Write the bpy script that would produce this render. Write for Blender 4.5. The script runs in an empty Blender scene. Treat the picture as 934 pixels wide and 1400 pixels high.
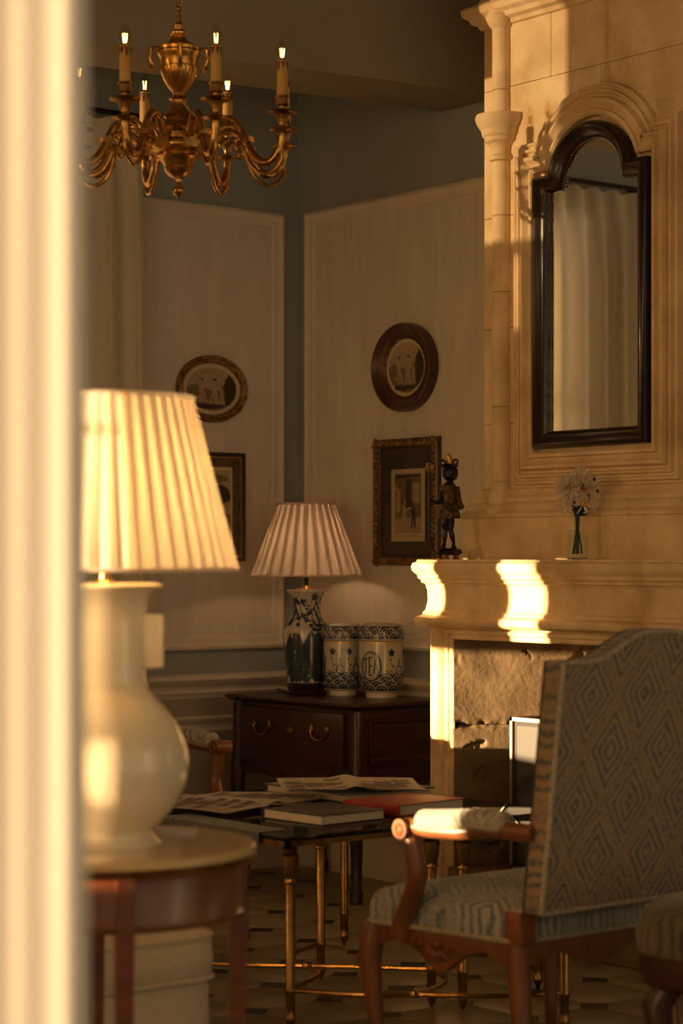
import bpy, bmesh, math, random
from math import sin, cos, pi, radians, sqrt, tan
from mathutils import Vector, Matrix

random.seed(7)
SC = bpy.context.scene
COL = SC.collection

# ------------------------------------------------------------------ camera
EYE = 1.35
FPX = 3000.0                      # focal length in pixels of the 934 px wide frame
HOR = 762.0                       # image row of the horizon
HEAD = radians(38.0)              # heading of the lens from the +y axis towards +x
cam_data = bpy.data.cameras.new('camera')
cam = bpy.data.objects.new('camera', cam_data)
COL.objects.link(cam)
cam.location = (0, 0, EYE)
cam.rotation_euler = (radians(90), 0, -HEAD)
cam_data.sensor_fit = 'HORIZONTAL'
cam_data.sensor_width = 24.0
cam_data.lens = FPX / 934.0 * 24.0
cam_data.shift_y = (HOR - 700.0) / 934.0
cam_data.clip_start = 0.05
cam_data.dof.use_dof = True
cam_data.dof.focus_distance = 7.9
cam_data.dof.aperture_fstop = 2.8
SC.camera = cam

# ------------------------------------------------------------------ light
world = bpy.data.worlds.new('world')
SC.world = world
world.use_nodes = True
bg = world.node_tree.nodes['Background']
bg.inputs[0].default_value = (1.0, 0.77, 0.51, 1)
bg.inputs[1].default_value = 0.65

TH = radians(18.0)                # travel of the low sun: camera-right, a little away
EL = radians(1.2)
SX, SY = cos(TH), sin(TH)
SUN_A = SX * cos(HEAD) + SY * sin(HEAD)      # world x part of the sunlight's travel
SUN_B = -SX * sin(HEAD) + SY * cos(HEAD)     # world y part
sun_data = bpy.data.lights.new('sun', 'SUN')
sun_data.energy = 30.0
sun_data.color = (1.0, 0.68, 0.37)
sun_data.angle = radians(0.35)
sun = bpy.data.objects.new('sun', sun_data)
COL.objects.link(sun)
sun.location = (-3, 9, 3)
sun.rotation_euler = Vector((SUN_A, SUN_B, -tan(EL))).to_track_quat('-Z', 'Y').to_euler()

vs = SC.view_settings
vs.view_transform = 'Standard'
vs.look = 'None'
vs.gamma = 1.0
vs.exposure = 0.0
vs.use_curve_mapping = False
SC.cycles.use_denoising = True
SC.cycles.max_bounces = 10
SC.cycles.diffuse_bounces = 5
SC.cycles.transparent_max_bounces = 16
SC.cycles.sample_clamp_indirect = 4.0

# ------------------------------------------------------------------ measuring helpers (photo pixel -> place)
CH, SH = cos(HEAD), sin(HEAD)

def at_depth(x, y, d):
    X = (x - 467.0) / FPX * d
    return Vector((CH * X + SH * d, -SH * X + CH * d, EYE - (y - HOR) / FPX * d))

def on_a(x, y, a):
    t = (x - 467.0) / FPX
    return at_depth(x, y, a / (CH * t + SH))

def on_b(x, y, b):
    t = (x - 467.0) / FPX
    return at_depth(x, y, b / (-SH * t + CH))

def on_z(x, y, z):
    return at_depth(x, y, (EYE - z) * FPX / (y - HOR))

# ------------------------------------------------------------------ mesh builder
class MB:
    def __init__(s):
        s.v = []; s.f = []; s.m = []; s.cur = 0
    def add(s, vs_, fs_):
        n = len(s.v)
        s.v += [tuple(p) for p in vs_]
        for f in fs_:
            s.f.append([i + n for i in f]); s.m.append(s.cur)
        return s
    def box(s, x0, x1, y0, y1, z0, z1, fn=None):
        p = [(x0, y0, z0), (x1, y0, z0), (x1, y1, z0), (x0, y1, z0), (x0, y0, z1), (x1, y0, z1), (x1, y1, z1), (x0, y1, z1)]
        if fn: p = [fn(*q) for q in p]
        return s.add(p, [(0, 3, 2, 1), (4, 5, 6, 7), (0, 1, 5, 4), (1, 2, 6, 5), (2, 3, 7, 6), (3, 0, 4, 7)])
    def lathe(s, prof, seg=32, c=(0, 0, 0), sx=1.0, sy=1.0, a0=0.0, a1=2 * pi, rip=None):
        full = abs(a1 - a0 - 2 * pi) < 1e-6
        n = seg if full else seg + 1
        vs_ = []
        for (r, z) in prof:
            for i in range(n):
                t = a0 + (a1 - a0) * i / seg
                rr = r * (rip(t, z) if rip else 1)
                vs_.append((c[0] + rr * cos(t) * sx, c[1] + rr * sin(t) * sy, c[2] + z))
        fs_ = []
        for j in range(len(prof) - 1):
            for i in range(seg):
                k = (i + 1) % n
                fs_.append((j * n + i, j * n + k, (j + 1) * n + k, (j + 1) * n + i))
        if full:
            if prof[0][0] > 1e-5: fs_.append(tuple(reversed(range(n))))
            if prof[-1][0] > 1e-5: fs_.append(tuple((len(prof) - 1) * n + i for i in range(n)))
        return s.add(vs_, fs_)
    def tube(s, path, rad, seg=10, flat=1.0, cap=True, up=None):
        P = [Vector(p) for p in path]
        n = len(P)
        R = rad if isinstance(rad, (list, tuple)) else [rad] * n
        T = []
        for i in range(n):
            d = P[min(i + 1, n - 1)] - P[max(i - 1, 0)]
            T.append(d.normalized() if d.length > 1e-9 else Vector((0, 0, 1)))
        u = Vector(up) if up else (Vector((0, 0, 1)) if abs(T[0].z) < 0.9 else Vector((1, 0, 0)))
        vs_ = []
        for i in range(n):
            u = (u - T[i] * u.dot(T[i]))
            if u.length < 1e-6: u = T[i].orthogonal()
            u.normalize()
            w = T[i].cross(u)
            for k in range(seg):
                t = 2 * pi * k / seg
                vs_.append(P[i] + u * (cos(t) * R[i]) + w * (sin(t) * R[i] * flat))
        fs_ = []
        for i in range(n - 1):
            for k in range(seg):
                q = (k + 1) % seg
                fs_.append((i * seg + k, i * seg + q, (i + 1) * seg + q, (i + 1) * seg + k))
        if cap:
            fs_.append(tuple(reversed(range(seg)))); fs_.append(tuple((n - 1) * seg + k for k in range(seg)))
        return s.add(vs_, fs_)
    def ell(s, c, r, seg=16, rings=10, rot=None):
        vs_ = []; fs_ = []
        for j in range(rings + 1):
            ph = -pi / 2 + pi * j / rings
            for i in range(seg):
                t = 2 * pi * i / seg
                p = Vector((r[0] * cos(ph) * cos(t), r[1] * cos(ph) * sin(t), r[2] * sin(ph)))
                if rot: p = rot @ p
                vs_.append(Vector(c) + p)
        for j in range(rings):
            for i in range(seg):
                k = (i + 1) % seg
                fs_.append((j * seg + i, j * seg + k, (j + 1) * seg + k, (j + 1) * seg + i))
        return s.add(vs_, fs_)
    def prism(s, poly, fn, w0, w1):
        n = len(poly)
        vs_ = [fn(p[0], p[1], w0) for p in poly] + [fn(p[0], p[1], w1) for p in poly]
        fs_ = [tuple(range(n)), tuple(reversed(range(n, 2 * n)))]
        for i in range(n):
            k = (i + 1) % n
            fs_.append((i, i + n, k + n, k))
        return s.add(vs_, fs_)
    def sweep(s, path, prof, fn, closed=False, closed_prof=False):
        # path: 2D points; prof: (offset along left normal, out); fn(u, v, out) -> 3D; mitred corners
        n = len(path)
        P = [Vector((p[0], p[1])) for p in path]
        rows = []
        for i in range(n):
            if closed: a, b, c = P[i - 1], P[i], P[(i + 1) % n]
            else: a, b, c = P[max(i - 1, 0)], P[i], P[min(i + 1, n - 1)]
            d1 = (b - a); d2 = (c - b)
            if d1.length < 1e-9: d1 = d2.copy()
            if d2.length < 1e-9: d2 = d1.copy()
            d1.normalize(); d2.normalize()
            n1 = Vector((-d1.y, d1.x)); n2 = Vector((-d2.y, d2.x))
            m = n1 + n2
            if m.length < 1e-6: m = n1.copy()
            m.normalize()
            k = 1.0 / max(0.35, m.dot(n1))
            rows.append([fn(b.x + m.x * o * k, b.y + m.y * o * k, w) for (o, w) in prof])
        q = len(prof)
        vs_ = [p for r in rows for p in r]
        fs_ = []
        for i in range(n if closed else n - 1):
            j = (i + 1) % n
            for k in range(q if closed_prof else q - 1):
                l = (k + 1) % q
                fs_.append((i * q + k, i * q + l, j * q + l, j * q + k))
        if closed_prof and not closed:
            fs_.append(tuple(range(q))); fs_.append(tuple((n - 1) * q + k for k in reversed(range(q))))
        return s.add(vs_, fs_)
    def grid(s, nu, nv, fn, closed_u=False):
        vs_ = [fn(i / (nu if closed_u else nu - 1), j / (nv - 1)) for j in range(nv) for i in range(nu)]
        fs_ = []
        for j in range(nv - 1):
            for i in range(nu if closed_u else nu - 1):
                k = (i + 1) % nu
                fs_.append((j * nu + i, j * nu + k, (j + 1) * nu + k, (j + 1) * nu + i))
        return s.add(vs_, fs_)
    def mesh(s, name, mat, ang=38, bevel=0.0, recalc=True):
        me = bpy.data.meshes.new(name)
        me.from_pydata([tuple(p) for p in s.v], [], s.f)
        mats = mat if isinstance(mat, (list, tuple)) else [mat]
        for m in mats: me.materials.append(m)
        if len(mats) > 1:
            for p, k in zip(me.polygons, s.m): p.material_index = k
        bm = bmesh.new(); bm.from_mesh(me)
        bmesh.ops.remove_doubles(bm, verts=bm.verts, dist=1e-6)
        if bevel:
            es = [e for e in bm.edges if len(e.link_faces) == 2 and e.calc_face_angle(0) > 0.6]
            bmesh.ops.bevel(bm, geom=es, offset=bevel, segments=2, affect='EDGES', profile=0.6, clamp_overlap=True)
        if recalc: bmesh.ops.recalc_face_normals(bm, faces=bm.faces)
        bm.to_mesh(me); bm.free()
        me.shade_smooth()
        me.set_sharp_from_angle(angle=radians(ang))
        return me
    def build(s, name, mat, parent=None, loc=None, rz=None, **kw):
        o = bpy.data.objects.new(name, s.mesh(name, mat, **kw))
        COL.objects.link(o)
        if parent: o.parent = parent
        if loc is not None: o.location = loc
        if rz is not None: o.rotation_euler.z = rz
        return o

def inst(me, name, parent=None, loc=(0, 0, 0), rot=None):
    o = bpy.data.objects.new(name, me); COL.objects.link(o)
    if parent: o.parent = parent
    o.location = loc
    if rot: o.rotation_euler = rot
    return o

def thing(name, label, cat, loc=(0, 0, 0), rz=0.0, group=None):
    o = bpy.data.objects.new(name, None); COL.objects.link(o)
    o.empty_display_size = 0.1
    o.location = loc; o.rotation_euler.z = rz
    o['label'] = label; o['category'] = cat
    if group: o['group'] = group
    return o

def tag(o, label, cat, group=None):
    o['label'] = label; o['category'] = cat
    if group: o['group'] = group
    return o

def struct(o, label=None):
    o['kind'] = 'structure'
    if label: o['label'] = label
    return o

# ------------------------------------------------------------------ materials
def newmat(name):
    m = bpy.data.materials.new(name); m.use_nodes = True
    nt = m.node_tree
    return m, nt, nt.nodes['Principled BSDF']

def N(nt, typ, **kw):
    n = nt.nodes.new(typ)
    for k, v in kw.items(): setattr(n, k, v)
    return n

def L(nt, a, b): nt.links.new(a, b)

def ramp(nt, stops, interp='LINEAR'):
    r = N(nt, 'ShaderNodeValToRGB'); r.color_ramp.interpolation = interp
    e = r.color_ramp.elements
    while len(e) > 1: e.remove(e[-1])
    for i, (p, c) in enumerate(stops):
        el = e[0] if i == 0 else e.new(p)
        el.position = p; el.color = (c[0], c[1], c[2], 1)
    return r

def mat(name, c1, c2=None, rough=0.5, metal=0.0, scale=6.0, stretch=(1, 1, 1), bump=0.0, bscale=None, detail=6, spec=0.5, coat=0.0, sheen=0.0):
    m, nt, p = newmat(name)
    tc = N(nt, 'ShaderNodeTexCoord'); mp = N(nt, 'ShaderNodeMapping')
    mp.inputs['Scale'].default_value = stretch
    L(nt, tc.outputs['Object'], mp.inputs['Vector'])
    nz = N(nt, 'ShaderNodeTexNoise'); nz.inputs['Scale'].default_value = scale; nz.inputs['Detail'].default_value = detail
    L(nt, mp.outputs['Vector'], nz.inputs['Vector'])
    if c2 is None: c2 = tuple(x * 0.82 for x in c1)
    r = ramp(nt, [(0.32, c2), (0.68, c1)])
    L(nt, nz.outputs['Fac'], r.inputs['Fac'])
    L(nt, r.outputs['Color'], p.inputs['Base Color'])
    p.inputs['Roughness'].default_value = rough
    p.inputs['Metallic'].default_value = metal
    p.inputs['Specular IOR Level'].default_value = spec
    p.inputs['Coat Weight'].default_value = coat
    p.inputs['Coat Roughness'].default_value = 0.12
    p.inputs['Sheen Weight'].default_value = sheen
    if bump:
        b = N(nt, 'ShaderNodeBump'); b.inputs['Strength'].default_value = bump; b.inputs['Distance'].default_value = 0.01
        n2 = N(nt, 'ShaderNodeTexNoise'); n2.inputs['Scale'].default_value = bscale or scale * 4; n2.inputs['Detail'].default_value = 8
        L(nt, mp.outputs['Vector'], n2.inputs['Vector'])
        L(nt, n2.outputs['Fac'], b.inputs['Height']); L(nt, b.outputs['Normal'], p.inputs['Normal'])
    return m

def stone_mat(name, c1, c2, pit=0.5, scale=5.0):
    m, nt, p = newmat(name)
    tc = N(nt, 'ShaderNodeTexCoord')
    nz = N(nt, 'ShaderNodeTexNoise'); nz.inputs['Scale'].default_value = scale; nz.inputs['Detail'].default_value = 8
    nz.inputs['Roughness'].default_value = 0.62
    L(nt, tc.outputs['Object'], nz.inputs['Vector'])
    r = ramp(nt, [(0.30, c2), (0.5, tuple((a + b) / 2 for a, b in zip(c1, c2))), (0.70, c1)])
    L(nt, nz.outputs['Fac'], r.inputs['Fac'])
    vo = N(nt, 'ShaderNodeTexVoronoi'); vo.inputs['Scale'].default_value = 34; vo.inputs['Randomness'].default_value = 1
    L(nt, tc.outputs['Object'], vo.inputs['Vector'])
    n2 = N(nt, 'ShaderNodeTexNoise'); n2.inputs['Scale'].default_value = 9
    L(nt, tc.outputs['Object'], n2.inputs['Vector'])
    pr = ramp(nt, [(0.0, (0, 0, 0)), (0.16, (1, 1, 1))])
    L(nt, vo.outputs['Distance'], pr.inputs['Fac'])
    gate = ramp(nt, [(0.56, (1, 1, 1)), (0.66, (0, 0, 0))])
    L(nt, n2.outputs['Fac'], gate.inputs['Fac'])
    mx = N(nt, 'ShaderNodeMath', operation='MAXIMUM')
    L(nt, pr.outputs['Color'], mx.inputs[0]); L(nt, gate.outputs['Color'], mx.inputs[1])
    L(nt, r.outputs['Color'], p.inputs['Base Color'])
    n3 = N(nt, 'ShaderNodeTexNoise'); n3.inputs['Scale'].default_value = 60; n3.inputs['Detail'].default_value = 6
    L(nt, tc.outputs['Object'], n3.inputs['Vector'])
    ad = N(nt, 'ShaderNodeMath', operation='MULTIPLY_ADD'); ad.inputs[1].default_value = 0.22
    L(nt, n3.outputs['Fac'], ad.inputs[0]); L(nt, mx.outputs[0], ad.inputs[2])
    b = N(nt, 'ShaderNodeBump'); b.inputs['Strength'].default_value = pit; b.inputs['Distance'].default_value = 0.008
    L(nt, ad.outputs[0], b.inputs['Height']); L(nt, b.outputs['Normal'], p.inputs['Normal'])
    p.inputs['Roughness'].default_value = 0.82
    p.inputs['Specular IOR Level'].default_value = 0.25
    return m

def damask(name, axes, pu, pv, dark, light, off=(0, 0)):
    m, nt, p = newmat(name)
    tc = N(nt, 'ShaderNodeTexCoord')
    nz = N(nt, 'ShaderNodeTexNoise'); nz.inputs['Scale'].default_value = 22; nz.inputs['Detail'].default_value = 3
    L(nt, tc.outputs['Object'], nz.inputs['Vector'])
    sub = N(nt, 'ShaderNodeVectorMath', operation='MULTIPLY_ADD')
    sub.inputs[1].default_value = (0.018,) * 3
    L(nt, nz.outputs['Color'], sub.inputs[0]); L(nt, tc.outputs['Object'], sub.inputs[2])
    sep = N(nt, 'ShaderNodeSeparateXYZ'); L(nt, sub.outputs[0], sep.inputs[0])
    def tri(o, per, of):
        a = N(nt, 'ShaderNodeMath', operation='MULTIPLY_ADD'); a.inputs[1].default_value = 1.0 / per; a.inputs[2].default_value = of
        L(nt, o, a.inputs[0])
        b = N(nt, 'ShaderNodeMath', operation='PINGPONG'); b.inputs[1].default_value = 0.5
        L(nt, a.outputs[0], b.inputs[0])
        return b.outputs[0]
    u = tri(sep.outputs[axes[0]], pu, off[0]); v = tri(sep.outputs[axes[1]], pv, off[1])
    d = N(nt, 'ShaderNodeMath', operation='ADD'); L(nt, u, d.inputs[0]); L(nt, v, d.inputs[1])
    k = N(nt, 'ShaderNodeMath', operation='MULTIPLY'); k.inputs[1].default_value = 52.0; L(nt, d.outputs[0], k.inputs[0])
    sn = N(nt, 'ShaderNodeMath', operation='COSINE'); L(nt, k.outputs[0], sn.inputs[0])
    # rings only round the medallions, plain ground between them
    c5 = N(nt, 'ShaderNodeMath', operation='SUBTRACT'); c5.inputs[1].default_value = 0.5; L(nt, d.outputs[0], c5.inputs[0])
    ab = N(nt, 'ShaderNodeMath', operation='ABSOLUTE'); L(nt, c5.outputs[0], ab.inputs[0])
    mk = N(nt, 'ShaderNodeMapRange'); mk.inputs[1].default_value = 0.03; mk.inputs[2].default_value = 0.10
    L(nt, ab.outputs[0], mk.inputs[0])
    sm_ = N(nt, 'ShaderNodeMath', operation='MULTIPLY'); L(nt, sn.outputs[0], sm_.inputs[0]); L(nt, mk.outputs[0], sm_.inputs[1])
    wv = N(nt, 'ShaderNodeTexNoise'); wv.inputs['Scale'].default_value = 60; wv.inputs['Detail'].default_value = 2
    wv.inputs['Distortion'].default_value = 3.0
    L(nt, tc.outputs['Object'], wv.inputs['Vector'])
    w2 = N(nt, 'ShaderNodeMath', operation='MULTIPLY_ADD'); w2.inputs[1].default_value = 3.0; w2.inputs[2].default_value = -1.22
    L(nt, wv.outputs['Fac'], w2.inputs[0])
    w3 = N(nt, 'ShaderNodeMath', operation='MULTIPLY_ADD'); w3.inputs[1].default_value = 0.75
    L(nt, sm_.outputs[0], w3.inputs[0]); L(nt, w2.outputs[0], w3.inputs[2])
    mr = N(nt, 'ShaderNodeMapRange'); mr.inputs[1].default_value = -0.6; mr.inputs[2].default_value = 0.6
    L(nt, w3.outputs[0], mr.inputs[0])
    r = ramp(nt, [(0.15, dark), (0.85, light)])
    L(nt, mr.outputs[0], r.inputs['Fac']); L(nt, r.outputs['Color'], p.inputs['Base Color'])
    p.inputs['Roughness'].default_value = 0.9
    p.inputs['Specular IOR Level'].default_value = 0.2
    p.inputs['Sheen Weight'].default_value = 0.25
    b = N(nt, 'ShaderNodeBump'); b.inputs['Strength'].default_value = 0.35; b.inputs['Distance'].default_value = 0.003
    L(nt, mr.outputs[0], b.inputs['Height']); L(nt, b.outputs['Normal'], p.inputs['Normal'])
    return m

def cloth_mat(name, c, trans=0.5, transparent=0.0):
    m, nt, p = newmat(name)
    nt.nodes.remove(p)
    out = [n for n in nt.nodes if n.type == 'OUTPUT_MATERIAL'][0]
    tc = N(nt, 'ShaderNodeTexCoord')
    nz = N(nt, 'ShaderNodeTexNoise'); nz.inputs['Scale'].default_value = 120; nz.inputs['Detail'].default_value = 2
    L(nt, tc.outputs['Object'], nz.inputs['Vector'])
    r = ramp(nt, [(0.3, tuple(x * 0.9 for x in c)), (0.7, c)])
    L(nt, nz.outputs['Fac'], r.inputs['Fac'])
    d = N(nt, 'ShaderNodeBsdfDiffuse'); t = N(nt, 'ShaderNodeBsdfTranslucent'); x = N(nt, 'ShaderNodeMixShader')
    L(nt, r.outputs['Color'], d.inputs['Color']); L(nt, r.outputs['Color'], t.inputs['Color'])
    x.inputs[0].default_value = trans
    L(nt, d.outputs[0], x.inputs[1]); L(nt, t.outputs[0], x.inputs[2])
    if transparent:
        tp = N(nt, 'ShaderNodeBsdfTransparent'); y = N(nt, 'ShaderNodeMixShader'); y.inputs[0].default_value = transparent
        L(nt, x.outputs[0], y.inputs[1]); L(nt, tp.outputs[0], y.inputs[2])
        L(nt, y.outputs[0], out.inputs['Surface'])
    else:
        L(nt, x.outputs[0], out.inputs['Surface'])
    return m

def glass_mat(name, tint=(1, 1, 1), rough=0.02, ior=1.45, minrefl=0.0):
    # thin clear glass: transparent straight through, mirror by Fresnel
    m, nt, p = newmat(name)
    nt.nodes.remove(p)
    out = [n for n in nt.nodes if n.type == 'OUTPUT_MATERIAL'][0]
    tp = N(nt, 'ShaderNodeBsdfTransparent'); tp.inputs[0].default_value = (*tint, 1)
    gl = N(nt, 'ShaderNodeBsdfGlossy'); gl.inputs['Roughness'].default_value = rough
    fr = N(nt, 'ShaderNodeFresnel'); fr.inputs[0].default_value = ior
    x = N(nt, 'ShaderNodeMixShader')
    ge = N(nt, 'ShaderNodeNewGeometry')          # the inner face of a pane adds no second mirror
    iv = N(nt, 'ShaderNodeMath', operation='SUBTRACT'); iv.inputs[0].default_value = 1.0
    L(nt, ge.outputs['Backfacing'], iv.inputs[1])
    mu = N(nt, 'ShaderNodeMath', operation='MULTIPLY')
    L(nt, fr.outputs[0], mu.inputs[0]); L(nt, iv.outputs[0], mu.inputs[1]); L(nt, mu.outputs[0], x.inputs[0])
    L(nt, tp.outputs[0], x.inputs[1]); L(nt, gl.outputs[0], x.inputs[2])
    L(nt, x.outputs[0], out.inputs['Surface'])
    return m

def emit_mat(name, c, k):
    m, nt, p = newmat(name)
    p.inputs['Emission Color'].default_value = (*c, 1); p.inputs['Emission Strength'].default_value = k
    p.inputs['Base Color'].default_value = (*c, 1)
    return m

M = {}
M['stone'] = stone_mat('pale_limestone', (0.84, 0.65, 0.38), (0.56, 0.37, 0.17), 0.45)
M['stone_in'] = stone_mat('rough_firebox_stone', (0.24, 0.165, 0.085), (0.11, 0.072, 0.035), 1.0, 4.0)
M['wall'] = mat('blue_grey_wall_paint', (0.31, 0.345, 0.35), (0.28, 0.31, 0.315), 0.75, scale=3, bump=0.05, bscale=90)
M['panel'] = mat('off_white_panel_paint', (0.70, 0.64, 0.54), (0.62, 0.56, 0.47), 0.7, scale=7, stretch=(3, 3, 0.5), bump=0.10, bscale=26)
M['trim'] = mat('cream_woodwork_paint', (0.70, 0.63, 0.52), (0.64, 0.57, 0.47), 0.45, scale=5, bump=0.05, bscale=60)
M['dado'] = mat('beige_dado_paint', (0.40, 0.35, 0.27), (0.34, 0.30, 0.23), 0.55, scale=5, bump=0.05, bscale=60)
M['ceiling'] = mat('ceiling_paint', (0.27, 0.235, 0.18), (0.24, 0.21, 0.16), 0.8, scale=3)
M['casing'] = mat('cream_casing_paint', (0.82, 0.77, 0.68), (0.79, 0.74, 0.64), 0.5, scale=3)
M['tile'] = stone_mat('cream_floor_stone', (0.33, 0.27, 0.18), (0.25, 0.20, 0.13), 0.12, 3.0)
M['tile'].node_tree.nodes['Principled BSDF'].inputs['Roughness'].default_value = 0.38
M['tile_dark'] = mat('black_slate_tile', (0.022, 0.025, 0.03), (0.012, 0.014, 0.018), 0.4, scale=8)
M['grout'] = mat('grey_grout', (0.18, 0.15, 0.11), None, 0.9)
M['mahogany'] = mat('dark_mahogany', (0.050, 0.016, 0.009), (0.022, 0.008, 0.005), 0.32, scale=5, stretch=(1.2, 1.2, 9), coat=0.15)
M['walnut'] = mat('carved_walnut', (0.22, 0.078, 0.023), (0.12, 0.04, 0.012), 0.36, scale=6, stretch=(3, 3, 1), coat=0.15)
M['cherry'] = mat('polished_cherry_veneer', (0.17, 0.048, 0.013), (0.10, 0.027, 0.008), 0.3, scale=4, stretch=(1, 1, 8), coat=0.15)
M['tabletop'] = mat('honey_marble_table_top', (0.60, 0.42, 0.20), (0.48, 0.32, 0.14), 0.16, scale=4, coat=0.5)
M['brass'] = mat('antique_brass', (0.62, 0.36, 0.10), (0.40, 0.20, 0.05), 0.26, 1.0, scale=18, bump=0.08, bscale=80)
M['brass_dark'] = mat('aged_brass', (0.46, 0.26, 0.08), (0.24, 0.12, 0.035), 0.3, 1.0, scale=22, bump=0.1, bscale=90)
M['iron'] = mat('black_iron', (0.014, 0.013, 0.013), None, 0.45, 0.6)
M['bronze'] = mat('dark_bronze', (0.018, 0.013, 0.010), (0.008, 0.006, 0.005), 0.3, 0.2, scale=30)
M['gilt'] = mat('worn_gilding', (0.42, 0.24, 0.06), (0.09, 0.045, 0.015), 0.38, 0.6, scale=42, detail=3, bump=0.3, bscale=120)
M['gold'] = mat('bright_gilding', (0.70, 0.40, 0.09), (0.45, 0.24, 0.05), 0.3, 0.85, scale=30)
M['shade'] = cloth_mat('ivory_pleated_silk', (0.92, 0.84, 0.70), 0.50)
M['shade_pink'] = cloth_mat('blush_pleated_silk', (0.86, 0.76, 0.68), 0.50)
M['curtain'] = cloth_mat('ivory_curtain_cloth', (0.92, 0.84, 0.68), 0.35)
M['sun_filter'] = cloth_mat('amber_sun_filter', (0.56, 0.42, 0.25), 0.55, 0.078)  # nets added out of view to filter the sun
M['sun_filter_thin'] = cloth_mat('thin_amber_sun_filter', (0.56, 0.42, 0.25), 0.55, 0.30)
M['sun_filter_door'] = cloth_mat('thin_ivory_sun_filter', (0.80, 0.66, 0.44), 0.55, 0.48)
M['cream'] = mat('cream_crackle_glaze', (0.80, 0.70, 0.50), (0.72, 0.60, 0.40), 0.22, scale=4, coat=0.6, bump=0.10, bscale=140)
M['porcelain'] = mat('bluish_white_porcelain', (0.60, 0.57, 0.47), (0.54, 0.51, 0.42), 0.18, scale=4, coat=0.6)
M['cobalt'] = mat('cobalt_blue_glaze', (0.018, 0.048, 0.10), (0.010, 0.026, 0.055), 0.2, scale=40, coat=0.6)
M['cobalt_mid'] = mat('grey_blue_glaze', (0.05, 0.065, 0.075), (0.03, 0.042, 0.05), 0.2, scale=40, coat=0.6)
M['wax'] = mat('yellow_candle_sleeve', (0.62, 0.36, 0.085), (0.55, 0.30, 0.065), 0.5, scale=8)
M['wax_drip'] = mat('brown_wax_drip', (0.16, 0.055, 0.012), None, 0.5)
M['bulb'] = glass_mat('bulb_glass', (0.97, 0.90, 0.78), 0.03, 1.6)
M['filament'] = emit_mat('glowing_filament', (1.0, 0.55, 0.14), 16.0)
M['glass'] = glass_mat('clear_glass', (0.93, 0.96, 0.93), 0.02, 1.5)
M['glass_top'] = glass_mat('dark_table_glass', (0.30, 0.31, 0.28), 0.015, 1.5)
M['picture_glass'] = glass_mat('picture_glass', (0.95, 0.95, 0.95), 0.03, 1.4)
M['mirror'] = mat('silvered_mirror', (0.80, 0.80, 0.78), (0.78, 0.78, 0.76), 0.015, 1.0)
M['frame_black'] = mat('ebonised_frame', (0.028, 0.014, 0.008), (0.014, 0.007, 0.005), 0.3, scale=20, coat=0.3)
M['frame_red'] = mat('red_brown_frame', (0.10, 0.035, 0.015), (0.05, 0.018, 0.008), 0.28, scale=10, coat=0.4)
M['paper'] = mat('aged_print_paper', (0.62, 0.52, 0.33), (0.54, 0.44, 0.27), 0.8, scale=14)
M['paper_white'] = mat('newsprint', (0.62, 0.55, 0.47), (0.55, 0.48, 0.40), 0.85, scale=20)
M['ink_mid'] = mat('sepia_ink_mid', (0.24, 0.17, 0.09), (0.15, 0.10, 0.05), 0.8, scale=60)
M['ink_dark'] = mat('sepia_ink_dark', (0.055, 0.038, 0.02), (0.035, 0.025, 0.013), 0.8, scale=60)
M['ink_light'] = mat('sepia_ink_light', (0.47, 0.37, 0.22), (0.36, 0.27, 0.15), 0.8, scale=60)
M['mount_dark'] = mat('dark_picture_mount', (0.055, 0.045, 0.035), (0.04, 0.032, 0.025), 0.7, scale=20)
M['mount_moire'] = mat('brown_marbled_mount', (0.14, 0.095, 0.04), (0.05, 0.035, 0.018), 0.7, scale=34)
M['red'] = mat('red_book_cloth', (0.42, 0.035, 0.02), (0.30, 0.02, 0.012), 0.5, scale=30)
M['darkbook'] = mat('dark_book_jacket', (0.035, 0.035, 0.038), (0.02, 0.02, 0.023), 0.3, scale=9)
M['page'] = mat('book_pages', (0.64, 0.55, 0.40), (0.54, 0.45, 0.31), 0.9, scale=3, stretch=(1, 1, 90))
M['newsink'] = mat('newspaper_ink', (0.20, 0.17, 0.15), None, 0.9)
M['newsred'] = mat('newspaper_red_ink', (0.42, 0.12, 0.06), None, 0.9)
M['sofa'] = mat('cream_sofa_linen', (0.50, 0.41, 0.27), (0.45, 0.36, 0.23), 0.9, scale=70, bump=0.1, bscale=300, sheen=0.2)
M['steel'] = mat('brushed_steel', (0.42, 0.38, 0.32), (0.34, 0.30, 0.25), 0.35, 0.9, scale=40, stretch=(1, 1, 6))
M['soot'] = mat('sooty_metal', (0.03, 0.025, 0.02), None, 0.7, 0.3)
M['petal'] = cloth_mat('white_petal', (0.92, 0.83, 0.64), 0.35)
M['tunic'] = mat('dull_gilt_bronze', (0.16, 0.085, 0.025), (0.03, 0.017, 0.009), 0.4, 0.5, scale=60, detail=3, bump=0.4, bscale=150)
M['petal_red'] = mat('red_petal', (0.55, 0.10, 0.05), None, 0.7)
M['petal_gold'] = mat('yellow_petal_throat', (0.70, 0.38, 0.05), None, 0.7)
M['stem'] = mat('dark_green_stem', (0.02, 0.045, 0.022), (0.012, 0.03, 0.014), 0.5)
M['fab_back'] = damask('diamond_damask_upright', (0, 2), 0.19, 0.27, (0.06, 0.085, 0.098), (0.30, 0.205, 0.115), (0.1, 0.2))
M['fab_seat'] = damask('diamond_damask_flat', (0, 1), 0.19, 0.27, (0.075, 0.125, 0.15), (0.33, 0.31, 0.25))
M['fab_shaded'] = damask('shaded_diamond_damask', (0, 1), 0.19, 0.27, (0.022, 0.032, 0.036), (0.11, 0.085, 0.05))  # damask copy with the stool's shade put into its colours
M['fab_side'] = damask('diamond_damask_side', (1, 2), 0.19, 0.27, (0.11, 0.16, 0.175), (0.42, 0.36, 0.25))
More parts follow.
